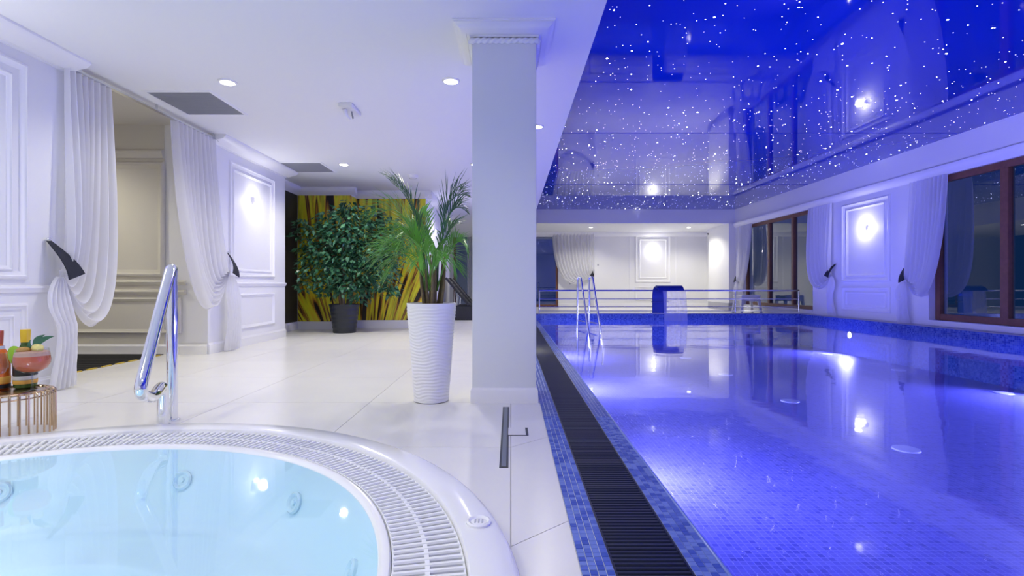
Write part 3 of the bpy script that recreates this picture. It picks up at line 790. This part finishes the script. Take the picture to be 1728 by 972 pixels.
# ================================================================== LAMPS
def downlight(x, y, z, label, watts, group, spot=True, ang=150):
    r_ = thing('ceiling_downlight', (x, y, z - .012), label, 'downlight', group)
    MB().lathe([(.070, z - .004), (.074, z - .015), (.090, z - .012), (.097, z - .002), (.097, z)], (x, y), 24).build('trim_ring', 'lamp_white', r_, True)
    MB().disc((x, y, z - .012), .072, 24, 'z', -1).build('lens', 'lamp_lens', r_)
    lamp('SPOT', 'lamp_light', (x, y, z - .03), r_, watts, COL_WHITE, spot_size=R(ang), spot_blend=0.6, shadow_soft_size=0.06)
    return r_
G1 = 'white recessed ceiling downlights'
for x, y, lb in ((-3.046, 5.506, 'bright ceiling downlight beside the first square ceiling grille'), (-.64, 5.474, 'bright ceiling downlight just left of the grey pillar'),
                 (.359, 7.05, 'bright ceiling downlight seen at the right edge of pillar'), (-3.02, 9.26, 'ceiling downlight in front of the mural'),
                 (-3.046, 1.75, 'ceiling downlight above the left half of whirlpool'), (-.64, 1.75, 'ceiling downlight above the right half of whirlpool'),
                 (-3.046, -1.6, 'ceiling downlight behind the viewer at left'), (-.64, -1.6, 'ceiling downlight behind the viewer near pool'),
                 (-.64, 9.26, 'ceiling downlight behind the pillar in lounge'), (-.64, 13.4, 'ceiling downlight over the loungers'), (-.64, 18.5, 'ceiling downlight at the far end of lounge')):
    downlight(x, y, ZC, lb, W_DOWN * (1.7 if y == 9.26 else 1.6 if y > 9.3 else 1.15 if y < 2 else 1.0), G1)
for x, lb in ((3.34, 'downlight over the far curtain behind the pool'), (7.42, 'downlight over the far right corner behind pool')):
    downlight(x, 21.36, ZB, lb, W_FAR, 'downlights over the far walkway')
cd = downlight(-6.6, 6.2, 3.31, 'downlight inside the beige side passage', 150.0, G1)

def sconce(P, a, z, label, watts, nrm):
    r_ = thing('wall_sconce', P(a, z, 0), label, 'wall lamp', 'white half-bowl wall sconces')
    n_ = 14; rs = []
    for r, dz in ((.02, -.10), (.06, -.085), (.09, -.05), (.105, 0.0), (.108, .03), (.098, .03)):
        rs.append([P(a + r * math.cos(PI * j / n_), z + dz, .005 + r * math.sin(PI * j / n_)) for j in range(n_ + 1)])
    MB().rings(rs, False, False).build('shade', 'lamp_white', r_, True, fix=False)
    MB().add([P(a + .10 * math.cos(PI * j / n_), z + .026, .006 + .10 * math.sin(PI * j / n_)) for j in range(n_ + 1)], [tuple(range(n_ + 1))]).build('glow_bowl', 'sconce_glow', r_, fix=False)
    bx = [P(a - .05, z - .08, 0), P(a + .05, z + .06, .012)]
    lo = [min(bx[0][i], bx[1][i]) for i in range(3)]; hi = [max(bx[0][i], bx[1][i]) for i in range(3)]
    MB().box(lo[0], hi[0], lo[1], hi[1], lo[2], hi[2]).build('back_plate', 'lamp_white', r_)
    rs = []
    for r, dz in ((.001, -.115), (.035, -.108), (.05, -.09)):
        rs.append([P(a + r * math.cos(2 * PI * j / n_), z + dz, .06 + r * math.sin(2 * PI * j / n_) * .9) for j in range(n_)])
    MB().rings(rs, True, False).build('glow_bulb', 'sconce_glow', r_, True, fix=False)
    lamp('POINT', 'lamp_light', P(a, z - .02, .17), r_, watts, (1, .98, .96), shadow_soft_size=0.07)
sconce(on_left, 8.70, 2.45, 'wall sconce in the white panel left of the mural', W_SCONCE * .55, None)
sconce(on_right, 12.64, 2.44, 'wall sconce in the panel between the right-hand curtains', W_SCONCE * 1.5, None)
sconce(on_far, 6.48, 2.57, 'wall sconce in the panel on the far wall', W_SCONCE * 1.5, None)
sconce(on_m4, 12.96, 2.36, 'wall sconce on the side of mural block behind the palm', W_SCONCE * .5, None)
sconce(on_right, 3.45, 2.44, 'wall sconce on the near right wall outside the view', W_SCONCE * 1.5, None)
sconce(on_left, 3.6, 2.45, 'wall sconce on the left wall panel just out of view', W_SCONCE * .7, None)

# ================================================================== CEILING FITTINGS
for y0, lb in ((5.78, 'square grey ceiling ventilation grille nearest the viewer'), (9.12, 'grey ceiling ventilation grille close to the mural')):
    r_ = thing('ceiling_grille', (-3.76, y0 + .38, ZC - .02), lb, 'vent', 'ceiling ventilation grilles')
    x0, x1, y1 = -4.115, -3.405, y0 + .76
    mb = MB().rings([[(x0 - o, y0 - o, z), (x1 + o, y0 - o, z), (x1 + o, y1 + o, z), (x0 - o, y1 + o, z)] for o, z in ((0, ZC), (0, ZC - .012), (.03, ZC - .010), (.035, ZC))], True, False).build('frame', 'ceiling_paint', r_)
    MB().box(x0, x1, y0, y1, ZC - .003, ZC).build('mesh_back', 'grille_grey', r_)
    me = mesh_of('louvre', MB().box(x0 - x0, x1 - x0, 0, .012, -.010, -.003), 'grille_grey')
    for i in range(26): share('louvre', me, (x0, y0 + .01 + i * .0288, ZC), r_)
el = thing('emergency_light', (-1.96, 6.3, ZC - .1), 'small white ceiling spot box with hanging bracket', 'ceiling fitting')
MB().box(-2.07, -1.90, 6.13, 6.50, ZC - .05, ZC).build('housing', 'white_plastic', el, bevel=0.008)
MB().tube([(-2.02, 6.22, ZC - .05), (-2.01, 6.24, ZC - .11), (-1.98, 6.30, ZC - .15)], [.028, .024, .012], 10).build('lamp_head', 'white_plastic', el, True)
MB().tube([(-1.96, 6.3, ZC - .05), (-1.95, 6.33, ZC - .13)], .010, 8).build('bracket', 'grille_grey', el)
sd = thing('smoke_detector', (-1.95, 10.2, ZC - .05), 'round white smoke detector on the ceiling', 'smoke detector')
MB().lathe([(.001, ZC - .07), (.06, ZC - .068), (.085, ZC - .045), (.10, ZC - .04), (.105, ZC)], (-1.95, 10.2), 24).build('body', 'white_plastic', sd, True)
MB().lathe([(.062, ZC - .066), (.064, ZC - .069), (.07, ZC - .064)], (-1.95, 10.2), 24).build('sensor_ring', 'grille_grey', sd)
cc = thing('security_camera', (9.02, 22.9, 3.2), 'small dark dome camera in the far right corner', 'camera')
MB().lathe([(.001, 3.20), (.05, 3.215), (.07, 3.25), (.075, 3.29)], (8.75, 22.6), 16).build('dome', 'lens_dark', cc, True)
MB().lathe([(.08, 3.29), (.09, 3.31), (.09, 3.41)], (8.75, 22.6), 16).build('mount', 'white_plastic', cc, True)
for x, z, lb in ((3.98, 1.92, 'white wall switch right of the far curtain'), (2.70, 1.08, 'grey wall socket left of the far curtain')):
    r_ = thing('wall_switch', (x, YF, z), lb, 'switch')
    MB().box(x - .06, x + .06, YF - .015, YF, z - .06, z + .06).build('plate', 'white_plastic', r_, bevel=.004)
    MB().box(x - .03, x + .03, YF - .022, YF - .015, z - .04, z + .04).build('rocker', 'grille_grey', r_)

# ================================================================== FLOOR DRAIN
dr = thing('floor_drain', (-.04, 3.5, 0), 'long narrow steel slot drain in front of pillar', 'drain')
MB().box(-.064, -.014, 2.80, 4.19, 0, .003).build('slot_body', 'drain_dark', dr)
MB().box(-.052, -.026, 2.81, 4.18, .002, .005).build('grid_bar', 'drain_steel', dr)
MB().box(-.014, .118, 3.40, 3.585, 0, .0015).build('seam_frame', 'drain_dark', dr)
MB().box(-.018, .100, 3.408, 3.577, .001, .004).build('tile_cover', 'tile_floor', dr)

# ================================================================== SIDE TABLE AND DRINKS
SX, SY, SZ, SR = -3.36, 3.43, 0.285, 0.235
stb = thing('side_table', (SX, SY, 0), 'round gold wire side table at left picture edge', 'side table')
MB().lathe([(.001, SZ), (SR - .03, SZ), (SR - .03, SZ - .008), (.001, SZ - .008)], (SX, SY), 48).build('top_plate', 'gold', stb, True)
MB().tube([(SX + (SR - .028) * math.cos(a), SY + (SR - .028) * math.sin(a), SZ + .004) for a in (2 * PI * k / 64 for k in range(64))], .007, 8, closed=True).build('top_ring', 'gold', stb, True)
MB().tube([(SX + (SR - .02) * math.cos(a), SY + (SR - .02) * math.sin(a), SZ - .03) for a in (2 * PI * k / 64 for k in range(64))], .005, 8, closed=True).build('lower_ring', 'gold', stb, True)
wp = arc_path([(SR - .05, 0, SZ + .002), (SR, 0, SZ + .002), (SR, 0, .0)], .03, 5)
wire = mesh_of('wire', MB().tube(wp, .0055, 6), 'gold', True)
for k in range(32): share('wire', wire, (SX, SY, 0), stb, (0, 0, 2 * PI * k / 32))

def bottle(x, y, label, glass, foil, H, parts):
    r_ = thing('bottle', (x, y, SZ + .002), label, 'bottle', 'bottles on the side table')
    z = SZ + .002
    MB().lathe([(.001, z + .004), (.05, z), (.062, z + .008), (.064, z + .05), (.064, z + H * .52), (.058, z + H * .60), (.034, z + H * .69), (.025, z + H * .75), (.024, z + H * .93), (.027, z + H * .935), (.027, z + H * .965), (.022, z + H * .97), (.001, z + H * .97)], (x, y), 32).build('glass_body', glass, r_, True)
    MB().lathe([(.0255, z + H * .78), (.0262, z + H * .80), (.0285, z + H * .935), (.0285, z + H), (.001, z + H + .001)], (x, y), 24).build('neck_foil', foil, r_, True)
    for nm, mt, a, b_, rr in parts:
        MB().lathe([(.0644 + rr, z + a * H), (.0652 + rr, z + a * H + .002), (.0652 + rr, z + b_ * H - .002), (.0644 + rr, z + b_ * H)], (x, y), 32).build(nm, mt, r_, True)
    return r_
gb = bottle(-3.375, 3.56, 'dark green bottle with yellow neck foil and black label behind cocktail', 'green_glass', 'foil_yellow', .405, (('label', 'label_black', .22, .50, 0), ('label_band', 'label_pale', .15, .215, 0), ('label_band', 'label_orange', .08, .145, 0)))
for i, (dx_, dz) in enumerate(((-.010, .155), (.006, .155), (.018, .15), (-.004, .175), (.012, .178))):
    MB().box(-3.375 + .030 + dx_, -3.375 + .030 + dx_ + .008, 3.56 - .0665, 3.56 - .0535, SZ + dz, SZ + dz + .014).build('label_mark', 'label_pale', gb)
bottle(-3.515, 3.51, 'orange bottle with pale foil neck at the very left edge', 'orange_glass', 'foil_red', .40, (('label', 'foil_pale', .60, .74, -.030), ('label', 'label_orange', .10, .22, 0), ('label_band', 'label_black', .02, .09, 0)))

def stem_glass(x, y, label, rb, hb, prof):
    r_ = thing('stem_glass', (x, y, SZ + .002), label, 'glass')
    z = SZ + .002
    MB().lathe([(.001, z + .003), (.050, z), (.050, z + .003), (.010, z + .010), (.006, z + .03), (.006, z + .115), (.012, z + .125)], (x, y), 28).build('foot_and_stem', 'drink_glass', r_, True)
    MB().lathe([(r, z + h) for r, h in prof], (x, y), 32).build('bowl', 'drink_glass', r_, True)
    return r_, z
CX, CY = -3.225, 3.45
ck, z = stem_glass(CX, CY, 'stemmed coral-red cocktail with lime and leaf garnish', .1, .1, [(.008, .122), (.05, .13), (.082, .15), (.098, .185), (.100, .21), (.094, .25), (.086, .285)])
MB().lathe([(.001, z + .126), (.048, z + .134), (.079, z + .153), (.095, z + .186), (.097, z + .21), (.093, z + .238), (.001, z + .239)], (CX, CY), 32).build('drink', 'drink', ck, True)
MB().lathe([(.0945, z + .238), (.0895, z + .262), (.07, z + .270), (.001, z + .272)], (CX, CY), 28).build('foam', 'drink_foam', ck, True)
lm = MB().ball((0, 0, 0), .055, 18, 10, (1, .22, 1)); M4 = Matrix.Translation((CX - .088, CY - .02, z + .235)) @ Matrix.Rotation(R(-28), 4, 'Y') @ Matrix.Scale(1.35, 4, (0, 0, 1))
lm.v = [tuple(M4 @ Vector(q)) for q in lm.v]; lm.build('lime_slice', 'lime', ck, True)
MB().ball((CX - .03, CY - .03, z + .278), .036, 14, 8, (1.2, 1, .6)).build('fruit_piece', 'tan_fruit', ck, True)
MB().ball((CX + .045, CY - .01, z + .290), .034, 10, 6, (1.1, .8, .9)).build('pineapple_piece', 'pineapple', ck, True)
for (ex, ez), w_ in (((.075, .095), .018), ((.14, .085), .017), ((-.02, .06), .014)):
    bs = Vector((CX + .02, CY - .01, z + .285)); tp = bs + Vector((ex, .0, ez)); d = tp - bs; nn = Vector((-d.z, 0, d.x)).normalized()
    mb = MB(); rs = []
    for k in range(8):
        f = k / 7; q = bs + d * f + nn * (.02 * math.sin(PI * f)); h = w_ * math.sin(PI * (.12 + .88 * f)) + .0008
        rs.append([q - nn * h + Vector((0, -.003, 0)), q + Vector((0, .004, 0)), q + nn * h + Vector((0, -.003, 0)), q + Vector((0, -.006, 0))])
    mb.rings(rs).build('garnish_leaf', 'leaf_dark', ck, True)
stem_glass(-3.365, 3.355, 'small clear empty stem glass beside the orange bottle', .07, .1, [(.008, .122), (.036, .135), (.052, .165), (.054, .19), (.048, .23), (.040, .265)])

# ================================================================== PLANTS
PXc, PYc = -.6875, 4.44
pp = thing('palm_planter', (PXc, PYc, 0), 'tall white rippled planter beside the grey pillar', 'planter')
rs = []; n_ = 72; NV = 150
for j in range(NV + 1):
    f = j / NV; z = .005 + f * .835; r0 = lerp(.148, .212, f ** 1.1)
    row = []
    for i in range(n_):
        a = 2 * PI * i / n_
        ph = 2 * PI * (f * 30 + .38 * math.sin(3 * a + 2.2) + .25 * math.sin(5 * a + f * 9))
        r_ = r0 + (.0035 * math.sin(ph) if .015 < f < .965 else 0)
        row.append((PXc + r_ * math.cos(a), PYc + r_ * math.sin(a), z))
    rs.append(row)
mb = MB().rings(rs, True, False); mb.build('body', 'pot_white', pp, True)
MB().lathe([(.212, .84), (.212, .845), (.200, .845), (.196, .80)], (PXc, PYc), 64).build('rim', 'pot_white', pp, True)
MB().lathe([(.198, .805), (.001, .815)], (PXc, PYc), 40).build('soil', 'soil', pp)
pm = thing('palm', (PXc, PYc, .81), 'areca palm with arching green fronds in the white planter', 'palm')
rnd = random.Random(11)
for k in range(16):
    a = 2 * PI * k / 16 + rnd.uniform(-.2, .2); r0 = rnd.uniform(.02, .10); h = rnd.uniform(.28, .48)
    p0 = Vector((PXc + r0 * math.cos(a), PYc + r0 * math.sin(a), .80)); p1 = p0 + Vector((math.cos(a) * .05, math.sin(a) * .04, h))
    MB().tube([p0, p0.lerp(p1, .5) + Vector((.01 * math.cos(a), 0, 0)), p1], [.018, .013, .007], 7).build('stem', 'palm_stem', pm, True)
def frond(tip, mid, n_pair, ll, mat, base=None, up=0.25):
    b0 = base or (PXc + rnd.uniform(-.05, .05), PYc + rnd.uniform(-.04, .04), .95)
    P3 = [b0, (PXc + mid[0], PYc + mid[1], mid[2]), (PXc + tip[0], PYc + tip[1], tip[2])]
    path = [bez(P3, i / 16) for i in range(17)]
    o = MB().tube(path, [lerp(.008, .002, i / 16) for i in range(17)], 6).build('frond', mat, pm, True)
    mb = MB()
    for i in range(n_pair):
        f = .38 + .62 * i / (n_pair - 1); q = bez(P3, f); d = (bez(P3, min(1, f + .02)) - bez(P3, f - .02)).normalized()
        side = d.cross(Vector((0, 0, 1)))
        if side.length < .05: side = Vector((0, 1, 0))
        side.normalize(); upv = side.cross(d).normalized()
        L = ll * (.55 + .75 * math.sin(PI * min(1, (.18 + .78 * (f - .38) / .62)))) * rnd.uniform(.88, 1.1)
        for s_ in (-1, 1):
            dr_ = (d * .86 + side * s_ * .42 + upv * up * rnd.uniform(.5, 1.3)).normalized()
            wv = dr_.cross(upv).normalized() * .0075
            t_ = q + dr_ * L + Vector((0, 0, -L * .22 * rnd.uniform(.5, 1.4))); m_ = q + dr_ * L * .45 + Vector((0, 0, L * .03))
            if t_.x > -.34:                     # keep clear of the pillar beside the planter
                sc_ = max(.05, (-.34 - q.x) / (t_.x - q.x)); t_ = q.lerp(t_, sc_); m_ = q.lerp(m_, sc_)
            cr = upv * .003
            mb.add([q - wv * .4, q + wv * .4, m_ + wv, m_ - cr, m_ - wv, t_], [(0, 1, 2, 3), (0, 3, 4), (4, 3, 5), (3, 2, 5)])
    mb.build('leaflets', mat, o, fix=False)
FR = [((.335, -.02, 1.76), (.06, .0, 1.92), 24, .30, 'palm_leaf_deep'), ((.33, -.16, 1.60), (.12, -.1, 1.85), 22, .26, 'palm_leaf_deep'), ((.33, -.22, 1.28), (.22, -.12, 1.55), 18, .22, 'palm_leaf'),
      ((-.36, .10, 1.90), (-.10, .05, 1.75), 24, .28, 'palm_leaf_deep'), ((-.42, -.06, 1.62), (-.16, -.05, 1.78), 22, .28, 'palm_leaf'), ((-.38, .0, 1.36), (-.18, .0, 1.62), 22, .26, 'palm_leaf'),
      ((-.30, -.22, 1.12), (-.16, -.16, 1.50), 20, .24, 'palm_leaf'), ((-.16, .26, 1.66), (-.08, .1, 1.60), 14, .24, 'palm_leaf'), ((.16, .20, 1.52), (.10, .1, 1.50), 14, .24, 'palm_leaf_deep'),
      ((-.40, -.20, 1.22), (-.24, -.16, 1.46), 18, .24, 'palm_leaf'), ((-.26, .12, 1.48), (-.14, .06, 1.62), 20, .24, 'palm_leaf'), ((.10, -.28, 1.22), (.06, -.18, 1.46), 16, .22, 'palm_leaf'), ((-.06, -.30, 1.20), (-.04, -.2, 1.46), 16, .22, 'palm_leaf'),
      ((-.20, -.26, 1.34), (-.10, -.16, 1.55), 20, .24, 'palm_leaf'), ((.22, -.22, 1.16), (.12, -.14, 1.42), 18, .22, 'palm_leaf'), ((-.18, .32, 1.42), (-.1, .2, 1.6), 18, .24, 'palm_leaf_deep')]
for f_ in FR: frond(*f_)

FX, FY = -3.50, 10.78
fp = thing('ficus_pot', (FX, FY, 0), 'black ribbed round pot on the floor before the mural', 'pot')
prof = [(.001, .0), (.225, .0)]
for k in range(41):
    f = k / 40; prof.append((lerp(.228, .305, f) + .004 * math.sin(f * 40), .01 + .56 * f))
prof += [(.315, .575), (.315, .60), (.290, .60), (.285, .54)]
MB().lathe(prof, (FX, FY), 48).build('body', 'pot_black', fp, True)
MB().lathe([(.288, .545), (.001, .555)], (FX, FY), 32).build('soil', 'soil', fp)
fi = thing('ficus_tree', (FX, FY, .55), 'bushy dark green ficus tree in the black pot', 'tree')
rnd = random.Random(5)
clumps = []
def stem(p, r0, r1, nm='trunk'): return MB().tube(p, [lerp(r0, r1, i / (len(p) - 1)) for i in range(len(p))], 7).build(nm, 'bark', fi, True)
for k, (dx_, dy_, h) in enumerate(((-.12, .02, 2.1), (0, -.05, 2.4), (.12, .05, 2.2), (.05, .1, 1.9))):
    p0 = Vector((FX + dx_ * .6, FY + dy_, .54)); p3 = Vector((FX + dx_ * 3.2, FY + dy_ * 2, h))
    stem([bez([p0, p0 + Vector((dx_ * .4, 0, .6)), p3], i / 8) for i in range(9)], .032, .008)
CL = [(-.15, 0, 1.75, .62), (.45, .05, 1.85, .60), (.15, -.15, 2.2, .52), (.80, .0, 1.6, .48), (-.45, -.05, 1.35, .50), (.2, -.1, 1.25, .55), (.75, .05, 1.15, .40), (-.62, .0, 2.05, .30), (.55, .05, 2.45, .30), (.05, .05, 2.55, .28), (-.9, 0, 2.25, .20), (-.85, .05, 1.75, .2), (-.80, -.05, 1.08, .22), (.95, .05, 2.15, .34), (1.05, 0, 1.85, .28), (.35, -.1, .95, .34), (-.3, 0, .98, .3), (.95, 0, .98, .25), (-1.0, 0, 2.05, .13), (-.4, -.05, 2.35, .22)]
vol = [c[3] ** 2.2 for c in CL]; tot = sum(vol)
leafs = {'leaf_dark': MB(), 'leaf_pale': MB()}
for (cx_, cy_, cz_, cr_), v_ in zip(CL, vol):
    q0 = Vector((FX + cx_ * .25, FY, max(.9, cz_ - .5))); q1 = Vector((FX + cx_, FY + cy_, cz_))
    stem([q0.lerp(q1, i / 4) + Vector((0, 0, .04 * math.sin(PI * i / 4))) for i in range(5)], .010, .004, 'branch')
    for i in range(int(4300 * v_ / tot)):
        d = Vector((rnd.gauss(0, 1), rnd.gauss(0, 1) * .75, rnd.gauss(0, 1))).normalized()
        q = Vector((FX + cx_, FY + cy_, cz_)) + Vector((d.x * cr_, d.y * min(cr_, .5), d.z * cr_)) * (rnd.random() ** .45)
        if q.y > YM - .12: q.y = YM - .12 - rnd.random() * .1
        L = rnd.uniform(.09, .15); W_ = L * .30
        ax = (Vector((d.x, d.y, -.55)) + Vector((rnd.gauss(0, .45), rnd.gauss(0, .45), rnd.gauss(0, .3)))).normalized()
        sd_ = ax.cross(Vector((rnd.gauss(0, .4), rnd.gauss(0, .4), 1))).normalized(); up_ = sd_.cross(ax)
        leafs['leaf_pale' if rnd.random() < .35 else 'leaf_dark'].add([q, q + ax * L * .4 + sd_ * W_, q + ax * L, q + ax * L * .4 - sd_ * W_, q + ax * L * .45 - up_ * W_ * .3], [(0, 1, 4), (1, 2, 4), (2, 3, 4), (3, 0, 4)])
for k_ in leafs: leafs[k_].build('foliage', k_, fi, fix=False)

# ================================================================== POOL FITTINGS
# stainless railing on the far curb
rl = thing('pool_railing', (4.7, PY1 + .18, ZCURB), 'long stainless railing along the far edge of pool', 'railing')
RY = PY1 + .27
for z, r in ((.835, .022), (.58, .011), (.345, .011), (.225, .011)):
    MB().tube([(0.85, RY, z), (8.62, RY, z)], r, 8).build('rail', 'steel', rl, True)
for x in (0.85, 2.36, 4.27, 6.72, 8.62):
    MB().tube([(x, RY, ZCURB + .01), (x, RY, .835)], .020, 10).build('post', 'steel', rl, True)
# stair handrails
for k, (x, y, lb) in enumerate(((1.66, 12.75, 'left-hand curved steel handrail rising from the pool'), (1.86, 12.2, 'right-hand curved steel handrail rising from the pool'))):
    r_ = thing('pool_handrail', (x, y, -.5), lb, 'handrail', 'steel pool handrails')
    MB().tube(arc_path([(x, y, -.74), (x, y, 1.19), (x + .07, y - .10, 1.19), (x + .16, y - 1.0, -.35), (x + .13, y - 1.1, -.74)], .07, 6), .024, 10).build('tube', 'steel', r_, True)
    MB().tube([(x, y, .12), (x + .105, y - .55, .12)], .018, 8).build('cross_bar', 'steel', r_, True)
# waterfall spout
cs = thing('waterfall_spout', (4.6, PY1 + .1, ZCURB), 'blue-reflecting curved steel waterfall spout on the far pool edge', 'pool spout')
def band(x0, x1, prof, th, mat, nm):
    rs = []
    for i, (y, z) in enumerate(prof):
        p0 = Vector(prof[max(i - 1, 0)]); p1 = Vector(prof[min(i + 1, len(prof) - 1)]); d = (p1 - p0).normalized(); nn = Vector((-d.y, d.x)) * th
        rs.append([(x0, y, z), (x1, y, z), (x1, y + nn.x, z + nn.y), (x0, y + nn.x, z + nn.y)])
    return MB().rings(rs).build(nm, mat, cs, True)
pr = [(PY1 + .16, ZCURB + .012), (PY1 + .16, .55)] + [(PY1 - .14 + .30 * math.cos(R(a)), .66 + .30 * math.sin(R(a))) for a in range(0, 121, 12)]
band(4.20, 4.62, pr, .03, 'steel_blue_reflection', 'neck')
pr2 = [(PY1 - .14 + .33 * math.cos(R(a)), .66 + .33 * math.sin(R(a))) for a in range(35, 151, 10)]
band(4.24, 4.96, pr2, .03, 'steel_blue_reflection', 'hood')
MB().box(4.14, 4.68, PY1 + .03, PY1 + .21, ZCURB + .012, ZCURB + .035).build('foot_plate', 'steel', cs, bevel=.005)
MB().tube([(4.16, PY1 + .12, .50), (4.66, PY1 + .12, .50)], .014, 8).build('brace', 'steel', cs)
fw_ = thing('falling_water_sheet', (4.66, PY1 - .4, ZW), 'clear sheet of water falling from the spout into pool', 'water', kind='stuff')
MB().rings([[(lerp(4.34, 5.0, i / 20) + .02 * (1 - z), PY1 - .42 - .10 * (1 - z / .83) ** .5 + .012 * math.sin(i * 1.7), z) for i in range(21)] for z in (.83, .7, .5, .3, .12, ZW)], False, False).build('sheet', 'falling_water', fw_, True, fix=False)
# white plastic stool behind the railing
st_ = thing('plastic_stool', (8.2, 17.8, 0), 'white plastic stool behind the railing by far window', 'stool')
MB().rings([[(8.2 - a, 17.8 - a, z), (8.2 + a, 17.8 - a, z), (8.2 + a, 17.8 + a, z), (8.2 - a, 17.8 + a, z)] for a, z in ((.30, .58), (.33, .60), (.33, .64), (.28, .66))]).build('seat', 'white_plastic', st_)
for sx_ in (-1, 1):
    for sy_ in (-1, 1):
        MB().rings([[(8.2 + sx_ * (c + p) , 17.8 + sy_ * (c + q), z) for p, q in ((-.06, -.06), (.02, -.06), (.02, .02), (-.06, .02))] for c, z in ((.36, 0), (.29, .59))]).build('leg', 'white_plastic', st_)
for s_ in (-1, 1):
    MB().box(7.90, 8.50, 17.8 + s_ * .30 - .015, 17.8 + s_ * .30 + .015, .45, .60).build('apron', 'white_plastic', st_)
    MB().box(8.2 + s_ * .30 - .015, 8.2 + s_ * .30 + .015, 17.5, 18.1, .45, .60).build('apron', 'white_plastic', st_)

# ================================================================== LOUNGERS
def lounger(y, label):
    x0, x1 = -1.62, .2
    r_ = thing('sun_lounger', ((x0 + x1) / 2, y, 0), label, 'sun lounger', 'dark rattan sun loungers')
    MB().box(x0, x1, y - .36, y + .36, .0, .40).build('base_box', 'rattan', r_, bevel=.02)
    MB().box(x0 + .45, x1, y - .35, y + .35, .40, .49).build('cushion', 'rattan', r_, bevel=.03)
    bx0 = Vector((x0 + .42, 0, .44)); tp = Vector((x0 - .22, 0, 1.20)); d = tp - bx0; nn = Vector((d.z, 0, -d.x)).normalized()
    for s_ in (-1, 1):
        rs = [[(q.x + nn.x * o, y + s_ * .36 + w_, q.z + nn.z * o) for o, w_ in ((-.03, -.03), (-.03, .03), (.03, .03), (.03, -.03))] for q in (bx0, tp)]
        MB().rings(rs).build('back_rail', 'rattan', r_)
    for k in range(9):
        q = bx0 + d * ((k + .5) / 9)
        rs = [[(q.x + d.x * a + nn.x * o, yy, q.z + d.z * a + nn.z * o) for a, o in ((-.045, -.012), (.045, -.012), (.045, .012), (-.045, .012))] for yy in (y - .34, y + .34)]
        MB().rings(rs).build('back_slat', 'rattan', r_)
    for s_ in (-1, 1): MB().tube([(x0 + .02, y + s_ * .3, .40), tuple(bx0 + d * .6)[:1] + (y + s_ * .3,) + (bx0.z + d.z * .6,)], .016, 6).build('prop_strut', 'steel', r_)
lounger(14.85, 'dark rattan lounger with raised back, the nearer one behind planter')
lounger(15.85, 'dark rattan lounger with raised back, the farther one behind planter')

# ================================================================== RUBBER MAT IN THE PASSAGE
mt_ = thing('rubber_mat', (-6.0, 6.2, 0), 'black rubber mat with yellow edge in the side passage', 'mat')
MB().box(-7.6, -4.98, 5.1, 7.34, 0.0, .010).build('mat_body', 'rubber', mt_)
nb = mesh_of('rib', MB().box(-1.3, 1.3, -.012, .012, 0, .006), 'rubber')
for k in range(34): share('rib', nb, (-6.3, 5.15 + k * .065, .010), mt_)
for k in range(10): MB().box(-4.985, -4.955, 5.12 + k * .22, 5.12 + k * .22 + .14, 0, .011).build('edge_dash', 'yellow_edge', mt_)
